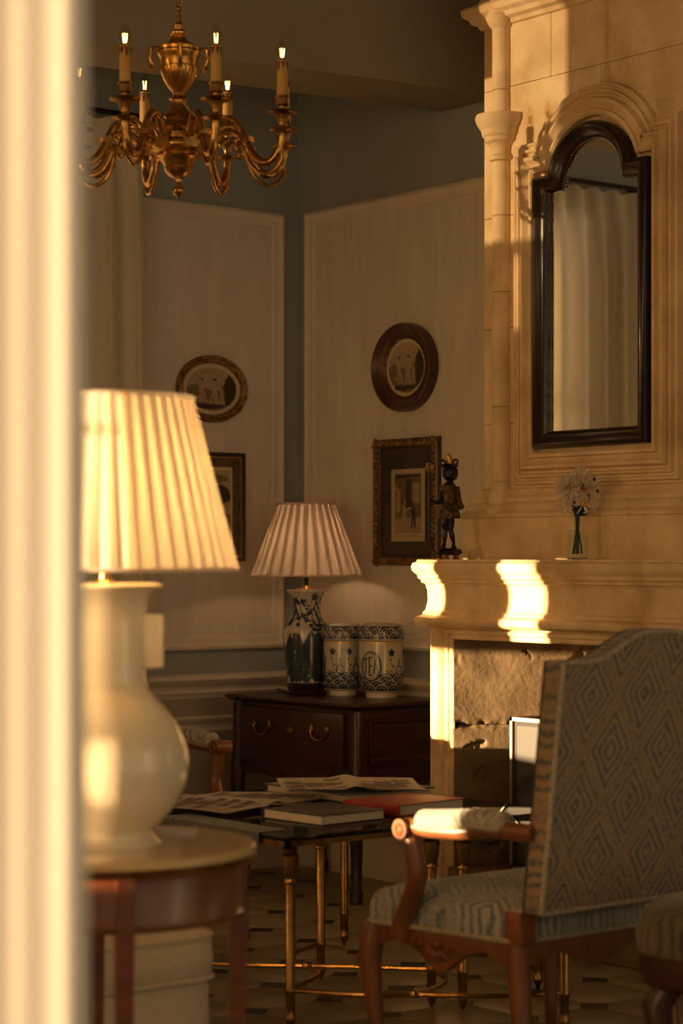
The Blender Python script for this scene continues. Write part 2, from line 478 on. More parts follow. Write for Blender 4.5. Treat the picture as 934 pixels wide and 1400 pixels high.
M['braid'] = mat('beige_gimp_braid', (0.50, 0.42, 0.28), (0.26, 0.22, 0.15), 0.8, scale=140, detail=1, bump=0.5, bscale=160)
M['blue_cloth'] = damask('blue_woven_cloth', (0, 1), 0.05, 0.07, (0.012, 0.026, 0.038), (0.13, 0.12, 0.09))
from mathutils import noise as mnoise

# ================================================================== THE ROOM
A0 = 5.80       # right wall (faces -x)
B0 = 7.74       # left wall (faces -y)
AW = -2.20      # unseen wall opposite the fireplace, its openings shaped for the sun
ZC = 3.95       # ceiling

def wr(b, z, d): return (A0 - d, b, z)       # on the right wall, d = into the room
def wl(a, z, d): return (a, B0 - d, z)       # on the left wall

def to_window(p):
    """where the sunbeam that reaches p crosses the left wall / the window wall"""
    k = (B0 - p.y) / (-SUN_B)
    l = (p.x - SUN_A * k, p.z + tan(EL) * k)
    k2 = (p.x - AW) / SUN_A
    w = (p.y - SUN_B * k2, p.z + tan(EL) * k2)
    return l, w

def holed(mb, u0, u1, z0, z1, holes, fn):
    us = sorted({u0, u1, *[h[0] for h in holes], *[h[1] for h in holes]})
    zs = sorted({z0, z1, *[h[2] for h in holes], *[h[3] for h in holes]})
    us = [u for u in us if u0 <= u <= u1]; zs = [z for z in zs if z0 <= z <= z1]
    for i in range(len(us) - 1):
        for j in range(len(zs) - 1):
            um = (us[i] + us[i + 1]) / 2; zm = (zs[j] + zs[j + 1]) / 2
            if any(h[0] < um < h[1] and h[2] < zm < h[3] for h in holes): continue
            mb.box(us[i], us[i + 1], 0, 1, zs[j], zs[j + 1], fn)
    return mb

# floor: base slab, octagonal stone tiles with black inset squares
fl = MB().box(AW, 6.6, -3.0, B0 + 0.3, -0.12, -0.004).build('floor', M['grout'])
struct(fl, 'cream octagonal stone floor with small black inset tiles')
PT = 0.285; CUT = 0.054; GAP = 0.0015
def oct_mesh(name):
    h = PT / 2 - GAP; c = CUT
    poly = [(-h + c, -h), (h - c, -h), (h, -h + c), (h, h - c), (h - c, h), (-h + c, h), (-h, h - c), (-h, -h + c)]
    return MB().prism(poly, lambda u, v, w: (u, v, w), -0.02, 0).mesh(name, M['tile'], bevel=0.0012)
def cab_mesh(name):
    r = CUT - GAP * 1.4
    return MB().prism([(r, 0), (0, r), (-r, 0), (0, -r)], lambda u, v, w: (u, v, w), -0.02, 0).mesh(name, M['tile_dark'])
om, cm = oct_mesh('floor_tile'), cab_mesh('inset_tile')
rest = MB()
cands = []
for i in range(-16, 8):
    for j in range(-20, 10):
        cx, cy = 4.10 + PT * i, 5.31 + PT * j
        if cx > A0 + 0.1 or cy > B0 + 0.1 or cx < AW: continue
        X = CH * cx - SH * cy; D = SH * cx + CH * cy
        if D < 3.5: continue
        px = 467 + FPX * X / D; py = HOR + FPX * EYE / D
        vis = 180 < px < 980 and 1150 < py < 1460
        cands.append((not vis, D, cx, cy))
cands.sort()
for k, (nv, D, cx, cy) in enumerate(cands):
    if not nv and k < 290:
        inst(om, 'floor_tile', fl, (cx + PT / 2, cy + PT / 2, 0))
        inst(cm, 'inset_tile', fl, (cx, cy, 0))
    else:
        h = PT / 2 - GAP; c = CUT; ox, oy = cx + PT / 2, cy + PT / 2
        rest.add([(ox + u, oy + v, -0.001) for (u, v) in [(-h + c, -h), (h - c, -h), (h, -h + c), (h, h - c), (h - c, h), (-h + c, h), (-h, h - c), (-h, -h + c)]], [tuple(range(8))])
ro = rest.build('floor_tiles_beyond', M['tile'], fl, recalc=False); ro['kind'] = 'stuff'

# gaps in an added unseen net, set by where light falls on the chimneypiece
A1, A2 = 5.20, 5.42
def gap(x0, x1, y0, y1, a, side=0):
    us = [to_window(on_a(x, (y0 + y1) / 2, a))[side][0] for x in (x0, x1)]
    zs = [to_window(on_a((x0 + x1) / 2, y, a))[side][1] for y in (y0, y1)]
    return (min(us), max(us), min(zs), max(zs))
G_jamb = gap(545, 715, 893, 1028, A1)
G_jamb2 = gap(545, 603, 766, 838, A1)
G_shelf = gap(694, 742, 769, 905, A1)
G_up = gap(640, 772, -60, 330, A2)
G_mid = gap(704, 722, 350, 450, A2)
NET = (AW + 0.02, 1.12, 0.35, 3.60)
NET2 = (7.05, B0 - 0.02, 0.35, 3.60)
WIN1 = (3.25, 4.25, 0.12, 3.02)
wlft = holed(MB(), AW - 0.1, A0 + 0.3, -0.1, ZC + 0.1, [WIN1, NET], lambda u, y, z: (u, B0 + 0.012 * y, z)).build('wall_left', M['wall'])
struct(wlft, 'blue grey left wall with off white moulded panel')
net_l = lambda u, y, z: (u, B0 - 0.012 + 0.002 * y, z)
sun_filter = holed(MB(), NET[0] - 0.03, NET[1] + 0.03, NET[2] - 0.05, NET[3] + 0.03, [G_jamb, G_jamb2, G_shelf, G_up, G_mid], net_l).build('sun_filter_net', M['sun_filter'])  # added net, never in view; dims the sun except through its gaps
tag(sun_filter, 'unseen amber net added in the side window, gaps cut for sun patches', 'curtain')
for g_, lb in ((G_up, 'unseen thin amber net added to brighten the upper overmantel'), (G_mid, 'unseen strip of thin net added to soften a narrow sun patch')):
    tag(holed(MB(), g_[0], g_[1], g_[2], min(g_[3], NET[3]), [], net_l).build('sun_filter_net', M['sun_filter_thin']), lb, 'curtain')  # thinner added pieces, unseen, set how bright these patches get
w1 = MB()
for u in (WIN1[0], (WIN1[0] + WIN1[1]) / 2, WIN1[1]): w1.box(u - 0.03, u + 0.03, B0 - 0.01, B0 + 0.05, WIN1[2], WIN1[3])
for z in (WIN1[2], 1.1, 2.1, WIN1[3]): w1.box(WIN1[0], WIN1[1], B0 - 0.01, B0 + 0.05, z - 0.025, z + 0.025)
struct(w1.build('window_1', M['trim']), 'cream framed window behind the drawn curtains')

wrt = MB().box(A0, A0 + 0.12, -3.0, B0 + 0.3, -0.1, ZC + 0.1).build('wall_right', M['wall'])
struct(wrt, 'blue grey wall with large off white moulded panel behind the fireplace')

# unseen wall opposite: openings shaped for sun on lamp, armchair and door casing
def wgap(x0, x1, y0, y1, d):
    p0 = to_window(at_depth(x0, y0, d))[1]; p1 = to_window(at_depth(x1, y1, d))[1]
    return (min(p0[0], p1[0]), max(p0[0], p1[0]), min(p0[1], p1[1]), max(p0[1], p1[1]))
LAMP_D = 4.6
lb_ = to_window(at_depth(150, 700, LAMP_D))[1][0]
G_lamp = (lb_ - 0.40, lb_ + 0.18) + wgap(150, 150, 592, 800, LAMP_D - 0.25)[2:]
G_lamp2 = (lb_ - 0.40, lb_ + 0.18) + wgap(150, 150, 530, 580, LAMP_D - 0.2)[2:]
G_vase = wgap(148, 226, 1010, 1108, LAMP_D - 0.16)
G_apron = wgap(60, 215, 1196, 1216, LAMP_D - 0.28)
G_pad = wgap(200, 275, 1130, 1143, LAMP_D + 0.1)
ARM_P0, ARM_P1 = Vector((3.55, 4.33, 0.645)), Vector((3.56, 4.075, 0.80))
q0, q1 = to_window(ARM_P0)[1], to_window(ARM_P1)[1]
G_arm = (min(q0[0], q1[0]), max(q0[0], q1[0]), q0[1], q1[1])
G_door = (-2.9, 3.6, 0.2, 3.4)
NET3 = (lb_ - 0.45, lb_ + 0.20, 0.875, 2.05)

wf = holed(MB(), -3.0, B0 + 0.02, -0.1, ZC + 0.1, [G_lamp, G_lamp2, G_vase, G_apron, G_pad, G_arm, G_door, NET2, NET3], lambda u, x, z: (AW - 0.03 * x, u, z)).build('wall_front', M['panel'])  # openings cut only where sun should reach lamp, arm, notepad and casing
struct(wf, 'unseen wall facing the fireplace, openings shaped to place the sun')
net_f = lambda u, x, z: (AW + 0.015 + 0.002 * x, u, z)
tag(holed(MB(), NET2[0] - 0.03, NET2[1], NET2[2] - 0.05, NET2[3] + 0.03, [], net_f).build('sun_filter_net', M['sun_filter']), 'unseen amber net added to dim the sun on the overmantel', 'curtain')  # added out of view to dim sun on the overmantel's right part
sh3 = holed(MB(), 1.5, 3.63, 0.15, 3.43, [], net_f).build('sun_filter_net', M['sun_filter_door'])  # added out of view to soften sun on the casing
tag(sh3, 'unseen thin ivory net added to soften the sun on the door casing', 'curtain')
tag(holed(MB(), NET3[0] - 0.01, NET3[1] + 0.01, NET3[2] - 0.01, NET3[3] + 0.01, [G_lamp, G_lamp2, G_vase, G_pad], net_f).build('sun_filter_net', M['sun_filter_door']), 'unseen thin ivory net added to brighten the near lamp vase', 'curtain')  # opening and net added, unseen, to light the near lamp's vase
w2 = MB()
for u in (NET[0], NET[1]): w2.box(u - 0.02, u + 0.02, B0 - 0.03, B0 + 0.03, NET[2], NET[3])
for z in (NET[2], NET[3]): w2.box(NET[0], NET[1], B0 - 0.03, B0 + 0.03, z - 0.03, z + 0.03)
struct(w2.build('window_2', M['trim']), 'tall side window with cream frame')

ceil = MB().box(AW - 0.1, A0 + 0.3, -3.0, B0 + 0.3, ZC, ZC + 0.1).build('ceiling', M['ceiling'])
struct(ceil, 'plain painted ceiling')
ZB = 3.157
f0, f1 = on_z(603, 153, ZB), on_z(119, 90, ZB)
n0, n1 = on_z(661, 127, ZB), on_z(121, 56, ZB)
def ext(p, q, a): return (a, p.y + (q.y - p.y) * (a - p.x) / (q.x - p.x))
EB = 3.72
bm_poly = [ext(f0, f1, A0), ext(f0, f1, EB), ext(n0, n1, EB), ext(n0, n1, A0)]
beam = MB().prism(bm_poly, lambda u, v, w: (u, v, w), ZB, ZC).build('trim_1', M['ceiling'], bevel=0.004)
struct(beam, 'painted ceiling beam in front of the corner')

# wall panels and mouldings
FR = [(0.0, 0.0), (0.0, 0.016), (0.006, 0.022), (0.016, 0.024), (0.022, 0.018), (0.034, 0.012), (0.046, 0.014), (0.056, 0.010), (0.060, 0.004), (0.060, 0.0)]
def wall_panel(u0, u1, z0, z1, fn, wall):
    p = MB().box(min(u0, u1), max(u0, u1), z0, z1, 0, 0.004, lambda u, z, d: fn(u, z, d)).build('wall_panel', M['panel'], wall)
    path = [(u0, z0), (u1, z0), (u1, z1), (u0, z1)]
    if u1 < u0: path.reverse()
    MB().sweep(path, FR, fn, closed=True).build('panel_moulding', M['trim'], wall)
    return p
pl = on_b(184.5, 269, B0); pr = on_b(386.2, 293, B0)
wall_panel(pl.x, pr.x, 0.955, 2.855, wl, wlft)
q0 = on_a(420, 292, A0)
wall_panel(5.2, q0.y, 0.965, 2.857, wr, wrt)
RAIL = [(0.75, 0), (0.75, 0.006), (0.765, 0.010), (0.775, 0.016), (0.785, 0.012), (0.80, 0.014), (0.812, 0.030), (0.83, 0.040), (0.842, 0.036), (0.85, 0.020), (0.853, 0)]
LOW = [(0.600, 0), (0.600, 0.006), (0.612, 0.012), (0.625, 0.004), (0.640, 0.004), (0.648, 0.014), (0.665, 0.020), (0.672, 0.006), (0.675, 0)]
BASE = [(0.0, 0), (0.0, 0.022), (0.15, 0.022), (0.165, 0.014), (0.18, 0.012), (0.19, 0.0)]
def run(prof, fn, u0, u1, name, m, parent=None):
    mb = MB(); n = len(prof)
    mb.add([fn(u, z, d) for u in (u0, u1) for (z, d) in prof], [(i, i + 1, n + i + 1, n + i) for i in range(n - 1)])
    return mb.build(name, m, parent)
for fn, wall, u0, u1, nm in ((wl, wlft, 1.9, A0, 'left'), (wr, wrt, B0, 5.6, 'right')):
    run([(0.0, 0.0), (0.0, 0.003), (0.80, 0.003), (0.80, 0.0)], fn, u0, u1, 'dado_board', M['dado'], wall)
    run(RAIL, fn, u0, u1, 'chair_rail', M['trim'], wall)
    run(LOW, fn, u0, u1, 'dado_moulding', M['trim'], wall)
    struct(run(BASE, fn, u0, u1, 'baseboard_' + nm, M['trim']), 'cream baseboard along the %s wall' % nm)
# narrow panel between the windows, seen in the mirror
wall_panel(1.95, 2.92, 0.955, 2.66, wl, wlft)

# moulded door casing beside the lens
CD = 2.05
c0 = at_depth(106, 700, CD)
prof = [(0.0, 0.0), (0.0, 0.010), (0.006, 0.013), (0.014, 0.013), (0.018, 0.009), (0.030, 0.009), (0.046, 0.011), (0.054, 0.012), (0.060, 0.008), (0.066, 0.010), (0.10, 0.010), (0.106, 0.012), (0.125, 0.014), (0.14, 0.010), (0.16, 0.010), (0.30, 0.010), (0.30, -0.08), (0.0, -0.08)]
cs = MB(); n = len(prof)
def cfn(u, w, z):
    return (c0.x - CH * u - SH * w, c0.y + SH * u - CH * w, z)
cs.add([cfn(u, w, z) for z in (0.0, 3.3) for (u, w) in prof], [(i, (i + 1) % n, n + (i + 1) % n, n + i) for i in range(n)])
struct(cs.build('trim_2', M['casing'], ang=60), 'cream moulded door casing close to the camera')

# ================================================================== CHIMNEYPIECE
fp = thing('fireplace', 'carved pale limestone fireplace with tall overmantel and engaged columns', 'fireplace', (0, 0, 0))
def fa(a): return lambda b, z, d: (a - d, b, z)
BJ = on_a(583, 950, A1).y
OL = on_a(617, 950, A1).y
BC = 5.42
OR_, BR = 2 * BC - OL, 2 * BC - BJ
ZO = 1.053
def hpath(a, bl, br): return [(A0 + 0.02, br), (a, br), (a, bl), (A0 + 0.02, bl)]
def hsweep(name, a, bl, br, prof, inner, m=None):
    pr_ = list(prof) + [(inner, prof[-1][1]), (inner, prof[0][1])]
    return MB().sweep(hpath(a, bl, br), pr_, lambda u, v, z: (u, v, z), closed_prof=True).build(name, m or M['stone'], fp, ang=28)
hsweep('mantel_shelf', A1, BJ, BR, [(0.0, 1.246), (0.004, 1.254), (0.013, 1.258), (0.014, 1.268), (0.022, 1.274), (0.024, 1.287), (0.030, 1.292), (0.038, 1.303), (0.040, 1.316), (0.036, 1.329), (0.026, 1.334), (0.024, 1.342)], -0.45)
hsweep('frieze', A1, BJ, BR, [(0.010, 1.140), (0.010, 1.149), (0.002, 1.158), (-0.004, 1.19), (-0.003, 1.23), (0.002, 1.246)], -0.3)
MB().box(A1 + 0.02, A0, BR, BJ, ZO, 1.145).build('lintel', M['stone'], fp)
for (b0, b1) in ((OL, BJ), (BR, OR_)):
    MB().box(A1 + 0.02, A0, b0, b1, 0, ZO).build('jamb', M['stone'], fp)
ARC = [(0.0, -0.10), (0.0, 0.006), (0.004, 0.012), (0.018, 0.014), (0.022, 0.020), (0.034, 0.022), (0.040, 0.012), (0.050, 0.012), (0.056, 0.022), (0.070, 0.034), (0.084, 0.038), (0.098, 0.032), (0.106, 0.020), (0.110, 0.0)]
MB().sweep([(OR_, 0.0), (OR_, ZO), (OL, ZO), (OL, 0.0)], ARC, fa(A1 + 0.022)).build('architrave', M['stone'], fp, ang=28)
# torus below the frieze turning the corner
hsweep('torus_moulding', A1, BJ, BR, [(0.0, 1.096), (0.018, 1.099), (0.030, 1.108), (0.034, 1.119), (0.029, 1.131), (0.016, 1.139), (0.006, 1.142)], -0.2)
# firebox: splayed rough cheeks in courses, back, hearth
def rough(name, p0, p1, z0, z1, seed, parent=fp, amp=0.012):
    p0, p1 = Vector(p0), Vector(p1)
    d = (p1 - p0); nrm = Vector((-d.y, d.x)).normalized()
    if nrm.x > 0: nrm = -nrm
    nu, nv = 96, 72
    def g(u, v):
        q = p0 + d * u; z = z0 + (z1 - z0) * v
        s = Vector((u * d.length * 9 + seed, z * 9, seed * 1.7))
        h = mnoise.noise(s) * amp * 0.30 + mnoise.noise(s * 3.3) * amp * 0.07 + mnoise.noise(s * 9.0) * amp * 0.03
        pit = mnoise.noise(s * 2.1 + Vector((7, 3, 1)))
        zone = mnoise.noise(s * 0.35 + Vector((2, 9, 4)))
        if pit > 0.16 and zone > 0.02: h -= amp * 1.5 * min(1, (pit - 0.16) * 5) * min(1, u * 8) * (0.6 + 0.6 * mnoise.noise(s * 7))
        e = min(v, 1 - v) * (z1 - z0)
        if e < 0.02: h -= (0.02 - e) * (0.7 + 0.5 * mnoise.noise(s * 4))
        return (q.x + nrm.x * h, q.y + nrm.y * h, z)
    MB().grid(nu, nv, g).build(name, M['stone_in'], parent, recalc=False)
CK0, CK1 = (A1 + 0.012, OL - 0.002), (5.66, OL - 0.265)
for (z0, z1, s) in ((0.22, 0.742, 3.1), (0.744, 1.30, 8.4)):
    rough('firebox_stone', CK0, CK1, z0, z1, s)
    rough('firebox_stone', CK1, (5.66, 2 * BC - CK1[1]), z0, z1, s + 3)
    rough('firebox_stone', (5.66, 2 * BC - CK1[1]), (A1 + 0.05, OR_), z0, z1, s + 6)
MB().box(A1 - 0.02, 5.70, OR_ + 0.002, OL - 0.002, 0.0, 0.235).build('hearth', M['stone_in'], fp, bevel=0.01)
MB().box(A1 + 0.12, A0 + 0.04, OR_ - 0.05, OL + 0.05, 1.22, 1.24).build('smoke_shelf', M['soot'], fp)

# overmantel
bL = on_a(662, 500, A2).y
bR = 2 * BC - bL
MB().box(A2 + 0.012, A0 + 0.02, bR + 0.01, bL - 0.01, 1.342, 3.94).build('core', M['stone'], fp)
ub = [bL, 5.965, 5.72, 5.47, 5.13, bR]
rows = [(1.60, 1.84), (1.84, 2.19), (2.19, 2.60), (2.60, 3.07), (3.07, 3.30), (3.42, 3.94)]
J = 0.0009
for ri, (z0, z1) in enumerate(rows):
    cuts = {0: [0, 3, 5], 1: [0, 1, 4, 5], 2: [0, 1, 4, 5], 3: [0, 1, 3, 5], 4: [0, 2, 5], 5: [0, 3, 5]}[ri]
    for k in range(len(cuts) - 1):
        b1, b0 = ub[cuts[k]], ub[cuts[k + 1]]
        MB().box(A2, A2 + 0.06, b0 + J, b1 - J, z0 + J, z1 - J).build('stone_block', M['stone'], fp, bevel=0.002)
hsweep('plinth', A2, bL, bR, [(0.055, 1.342), (0.055, 1.492), (0.062, 1.496), (0.064, 1.508), (0.056, 1.516), (0.050, 1.522), (0.048, 1.534), (0.040, 1.546), (0.030, 1.552), (0.028, 1.566), (0.016, 1.580), (0.012, 1.596), (0.0, 1.604)], -0.2)
hsweep('cornice', A2, bL, bR, [(0.0, 3.296), (0.010, 3.300), (0.016, 3.314), (0.034, 3.322), (0.040, 3.338), (0.058, 3.350), (0.062, 3.372), (0.050, 3.384), (0.020, 3.396), (0.004, 3.42)], -0.2)
# engaged columns
cb = on_a(688, 400, A2).y
for s_, bb in ((0, cb), (1, 2 * BC - cb - 0.01)):
    colp = thing('column', '', '', (A2 - 0.004, bb, 0)); del colp['label'], colp['category']
    colp.parent = fp
    R0 = 0.037
    MB().lathe([(0.058, 1.50), (0.064, 1.512), (0.060, 1.53), (0.05, 1.545), (0.052, 1.565), (0.046, 1.585), (0.040, 1.60), (R0, 1.625)], 28).build('column_base', M['stone'], colp, ang=22)
    for (z0, z1) in ((1.625, 1.90), (1.90, 2.32), (2.32, 2.60), (2.60, 2.80), (2.965, 3.06), (3.06, 3.29)):
        MB().lathe([(R0 - 0.002, z0 + 0.0008), (R0, z0 + 0.003), (R0, z1 - 0.003), (R0 - 0.002, z1 - 0.0008)], 28).build('column_drum', M['stone'], colp)
    MB().lathe([(R0, 2.80), (0.047, 2.803), (0.050, 2.812), (0.046, 2.820), (0.040, 2.824), (0.042, 2.848), (0.050, 2.862), (0.064, 2.872), (0.066, 2.884), (0.074, 2.892), (0.078, 2.912), (0.084, 2.920), (0.096, 2.940), (0.100, 2.956), (0.096, 2.968), (R0, 2.970)], 36).build('capital', M['stone'], colp, ang=22)
    MB().lathe([(R0, 3.285), (0.044, 3.292), (0.056, 3.31), (0.060, 3.33), (0.052, 3.345), (0.056, 3.37), (R0, 3.39), (R0, 3.94)], 28).build('cornice_ring', M['stone'], colp)

# niche moulding round the mirror: shouldered arch
mL, mR = on_a(735, 420, A2 - 0.02).y, on_a(890, 420, A2 - 0.02).y
MC = (mL + mR) / 2
MHW = (mL - mR) / 2
MZ0, MSH, MAZ, MAR = 1.738, 2.708, 2.665, 0.205
def arch_path(hw, z0, zsh, zc, r, n=22):
    a0 = math.asin(max(-0.99, min(0.99, (zsh - zc) / r)))
    p = [(MC - hw, z0), (MC + hw, z0), (MC + hw, zsh)]
    for i in range(n + 1):
        t = a0 + (pi - 2 * a0) * i / n
        p.append((MC + r * cos(t), zc + r * sin(t)))
    p.append((MC - hw, zsh))
    return p
NP = [(0.0, -0.02), (0.0, 0.030), (0.008, 0.038), (0.018, 0.036), (0.022, 0.024), (0.028, 0.020), (0.036, 0.026), (0.048, 0.040), (0.058, 0.040), (0.064, 0.028), (0.066, 0.018), (0.074, 0.018), (0.080, 0.030), (0.088, 0.032), (0.092, 0.018), (0.098, 0.016), (0.104, 0.024), (0.112, 0.022), (0.116, 0.0)]
MB().sweep(arch_path(MHW + 0.012, MZ0 - 0.012, MSH + 0.02, MAZ, MAR + 0.02), [(-o, d) for (o, d) in NP], fa(A2), closed=True).build('niche_moulding', M['stone'], fp, ang=28)
MB().box(0, 0.03, 0, 0.06, 0, 0.03, lambda x, y, z: (A2 - x, MC + MHW + 0.062 + y, 2.80 + z)).build('moulding_stop', M['stone'], fp, bevel=0.006)

# ================================================================== MIRROR
mir = thing('mirror', 'tall arched wall mirror in dark shouldered wooden frame over the mantel', 'mirror', (A2 - 0.002, MC, MZ0))
def mfn(b, z, d): return (-d, b - MC, z - MZ0)
mp_ = arch_path(MHW, MZ0, MSH, MAZ, MAR)
MFP = [(0.0, 0.0), (0.0, 0.042), (0.006, 0.052), (0.016, 0.056), (0.026, 0.050), (0.032, 0.040), (0.044, 0.036), (0.052, 0.030), (0.058, 0.022), (0.060, 0.008), (0.060, 0.0)]
MB().sweep(mp_, MFP, mfn, closed=True).build('frame', M['frame_black'], mir, ang=50)
# beaded gilt slip on the sight edge
inner = arch_path(MHW - 0.058, MZ0 + 0.058, MSH - 0.045, MAZ, MAR - 0.058, 40)
bd = MB()
tot = []
for i in range(len(inner)):
    p, q = Vector(inner[i]), Vector(inner[(i + 1) % len(inner)])
    nseg = max(1, int((q - p).length / 0.0085))
    for k in range(nseg): tot.append(p + (q - p) * (k / nseg))
for p in tot: bd.ell(mfn(p.x, p.y, 0.016), (0.0042,) * 3, 6, 4)
bd.build('bead_slip', M['gilt'], mir)['kind'] = 'stuff'
MB().prism(arch_path(MHW - 0.045, MZ0 + 0.045, MSH - 0.04, MAZ, MAR - 0.045, 30), mfn, 0.002, 0.008).build('mirror_glass', M['mirror'], mir, ang=10)
# ================================================================== CURTAINS ON THE LEFT WALL
ROD_Z = 3.165; ROD_B = B0 - 0.11
rod = thing('curtain_rod', 'black iron curtain rod with finials above the drawn curtains', 'curtain rod', (3.95, ROD_B, ROD_Z))
MB().tube([(-1.06, 0, 0), (1.06, 0, 0)], 0.011, 12).build('pole', M['iron'], rod)
for s in (-1, 1):
    fn_ = MB().lathe([(0.0, 0), (0.012, 0.001), (0.016, 0.006), (0.012, 0.012), (0.022, 0.020), (0.022, 0.040), (0.010, 0.048), (0.0, 0.05)], 14).build('finial', M['iron'], rod)
    fn_.rotation_euler = (0, s * pi / 2, 0); fn_.location = (s * 1.05, 0, 0)
    MB().tube([(s * 0.98, 0, 0), (s * 0.98, 0.055, 0.0), (s * 0.98, 0.10, 0.01)], 0.009, 8).build('bracket', M['iron'], rod)
def curtain(u0, u1, seed, label):
    W = u1 - u0; npl = 7
    def g(u, v):
        ph = u * npl * 2 * pi + 0.5 * sin(u * 5 + seed)
        z = ROD_Z - 0.02 - v * (ROD_Z - 0.05)
        pin = min(1.0, max(0.0, (v - 0.035) / 0.10))
        amp = 0.014 + 0.030 * pin
        x = u0 + W * u + 0.012 * sin(ph * 2 + seed) * pin
        y = ROD_B + 0.005 + amp * sin(ph + 0.35 * v * sin(seed + u * 9)) + (0.014 * abs(sin(ph / 2)) if v < 0.035 else 0)
        ed = 0.035 * sin(v * 3.0) * (u - 0.5)
        z2 = z + (0.008 * cos(ph) if v < 0.02 else 0)
        return (x + ed - (u0 + W / 2), y - ROD_B, z2)
    o = MB().grid(170, 60, g).build('curtain', M['curtain'], None, loc=((u0 + u1) / 2, ROD_B + (0.03 if seed > 3 else 0), 0), recalc=False)
    tag(o, label, 'curtain')
    return o
curtain(3.952, 4.915, 1.3, 'ivory pleated curtain left of the round gilt framed print')
curtain(2.985, 3.95, 4.1, 'ivory pleated curtain that the mirror reflects')

# ================================================================== CHANDELIER
CDp = 7.664; KC = 7.15 / CDp
cpos = at_depth(244.3, 762, CDp)
cs_ = FPX / CDp
def zy(y): return EYE + (HOR - y) / cs_
chand = thing('chandelier', 'brass eight arm chandelier with urn stem and electric candles', 'chandelier', (cpos.x * KC, cpos.y * KC, EYE * (1 - KC)), -HEAD)
chand.scale = (KC, KC, KC)
ZST = (ZC - EYE * (1 - KC)) / KC - 0.002
MB().tube([(0, 0, zy(40)), (0, 0, ZST)], 0.008, 10).build('stem', M['brass'], chand)
tw = MB()
for k in range(100):
    z = zy(32) + k * 0.013
    if z > ZST - 0.01: break
    t = k * 1.1
    tw.ell((0.007 * cos(t), 0.007 * sin(t), z), (0.006, 0.006, 0.010), 8, 5)
tw.build('twisted_rope', M['brass'], chand)['kind'] = 'stuff'
MB().lathe([(0.0, zy(72)), (0.05, zy(71)), (0.074, zy(70)), (0.076, zy(66)), (0.070, zy(64.5)), (0.050, zy(61)), (0.034, zy(56)), (0.026, zy(52)), (0.022, zy(49)), (0.030, zy(47)), (0.031, zy(45)), (0.024, zy(43)), (0.018, zy(41)), (0.019, zy(35)), (0.010, zy(31)), (0.0, zy(31))], 32).build('urn_lid', M['brass'], chand)
def flute(t, z): return 1.0 + (0.045 * abs(sin(t * 9)) if z < zy(92) else 0)
urn = MB().lathe([(0.0, zy(131)), (0.018, zy(130)), (0.020, zy(127)), (0.036, zy(120)), (0.050, zy(111)), (0.060, zy(102)), (0.064, zy(96)), (0.066, zy(92)), (0.062, zy(91)), (0.064, zy(86)), (0.067, zy(80)), (0.074, zy(76)), (0.076, zy(72)), (0.05, zy(71.5))], 72, rip=flute).build('urn', M['brass'], chand)
for k in range(4):
    t = k * pi / 2 + radians(8)
    h = MB()
    pts = [(0.070, zy(67)), (0.092, zy(66)), (0.100, zy(68)), (0.100, zy(80)), (0.094, zy(86)), (0.086, zy(92)), (0.092, zy(97)), (0.100, zy(94)), (0.097, zy(90))]
    h.tube([(r * cos(t), r * sin(t), z) for (r, z) in pts], [0.007, 0.007, 0.007, 0.006, 0.006, 0.006, 0.007, 0.007, 0.005], 8)
    h.build('urn_handle', M['brass'], chand)
MB().lathe([(0.0, zy(187)), (0.090, zy(186)), (0.086, zy(182)), (0.070, zy(176)), (0.052, zy(168)), (0.046, zy(163)), (0.054, zy(160)), (0.050, zy(157)), (0.034, zy(150)), (0.026, zy(143)), (0.028, zy(138)), (0.034, zy(136)), (0.030, zy(133)), (0.022, zy(131)), (0.0, zy(131))], 36).build('neck', M['brass'], chand)
MB().lathe([(0.0, zy(250)), (0.010, zy(249)), (0.012, zy(245)), (0.034, zy(241)), (0.046, zy(236)), (0.052, zy(231)), (0.050, zy(229)), (0.056, zy(224)), (0.066, zy(219)), (0.070, zy(217)), (0.082, zy(215)), (0.080, zy(212)), (0.092, zy(210)), (0.120, zy(205)), (0.122, zy(202)), (0.110, zy(201)), (0.108, zy(197)), (0.114, zy(195)), (0.114, zy(191)), (0.108, zy(190)), (0.108, zy(187)), (0.02, zy(186))], 40).build('bowl', M['brass'], chand)
MB().lathe([(0.0, zy(270.5)), (0.010, zy(268)), (0.018, zy(264)), (0.021, zy(260)), (0.018, zy(257)), (0.010, zy(255)), (0.006, zy(251)), (0.010, zy(249)), (0.0, zy(248))], 18, rip=lambda t, z: 1 + 0.12 * sin(t * 6 + z * 260)).build('finial', M['brass'], chand)
RC = 0.396; ZT = 3.13
arm_p = [(0.100, 2.775), (0.122, 2.815), (0.150, 2.855), (0.185, 2.868), (0.220, 2.850), (0.246, 2.812), (0.268, 2.764), (0.298, 2.722), (0.335, 2.706), (0.368, 2.724), (0.388, 2.764), (0.396, 2.815)]
def smooth(pts, n=4):
    out = []
    P = [Vector(p) for p in pts]
    for i in range(len(P) - 1):
        p0, p1, p2, p3 = P[max(i - 1, 0)], P[i], P[i + 1], P[min(i + 2, len(P) - 1)]
        for k in range(n):
            t = k / n
            out.append(0.5 * ((2 * p1) + (p2 - p0) * t + (2 * p0 - 5 * p1 + 4 * p2 - p3) * t * t + (3 * p1 - p0 - 3 * p2 + p3) * t ** 3))
    out.append(P[-1])
    return out
def crv(pts, n=4): return [(p.x, 0, p.y) for p in smooth([Vector((a, b)) for a, b in pts], n)]
am = MB()
pp = crv(arm_p); am.tube(pp, [0.015 - 0.003 * abs(sin(i * 0.9)) * (i % 4 == 0) for i in range(len(pp))], 10)
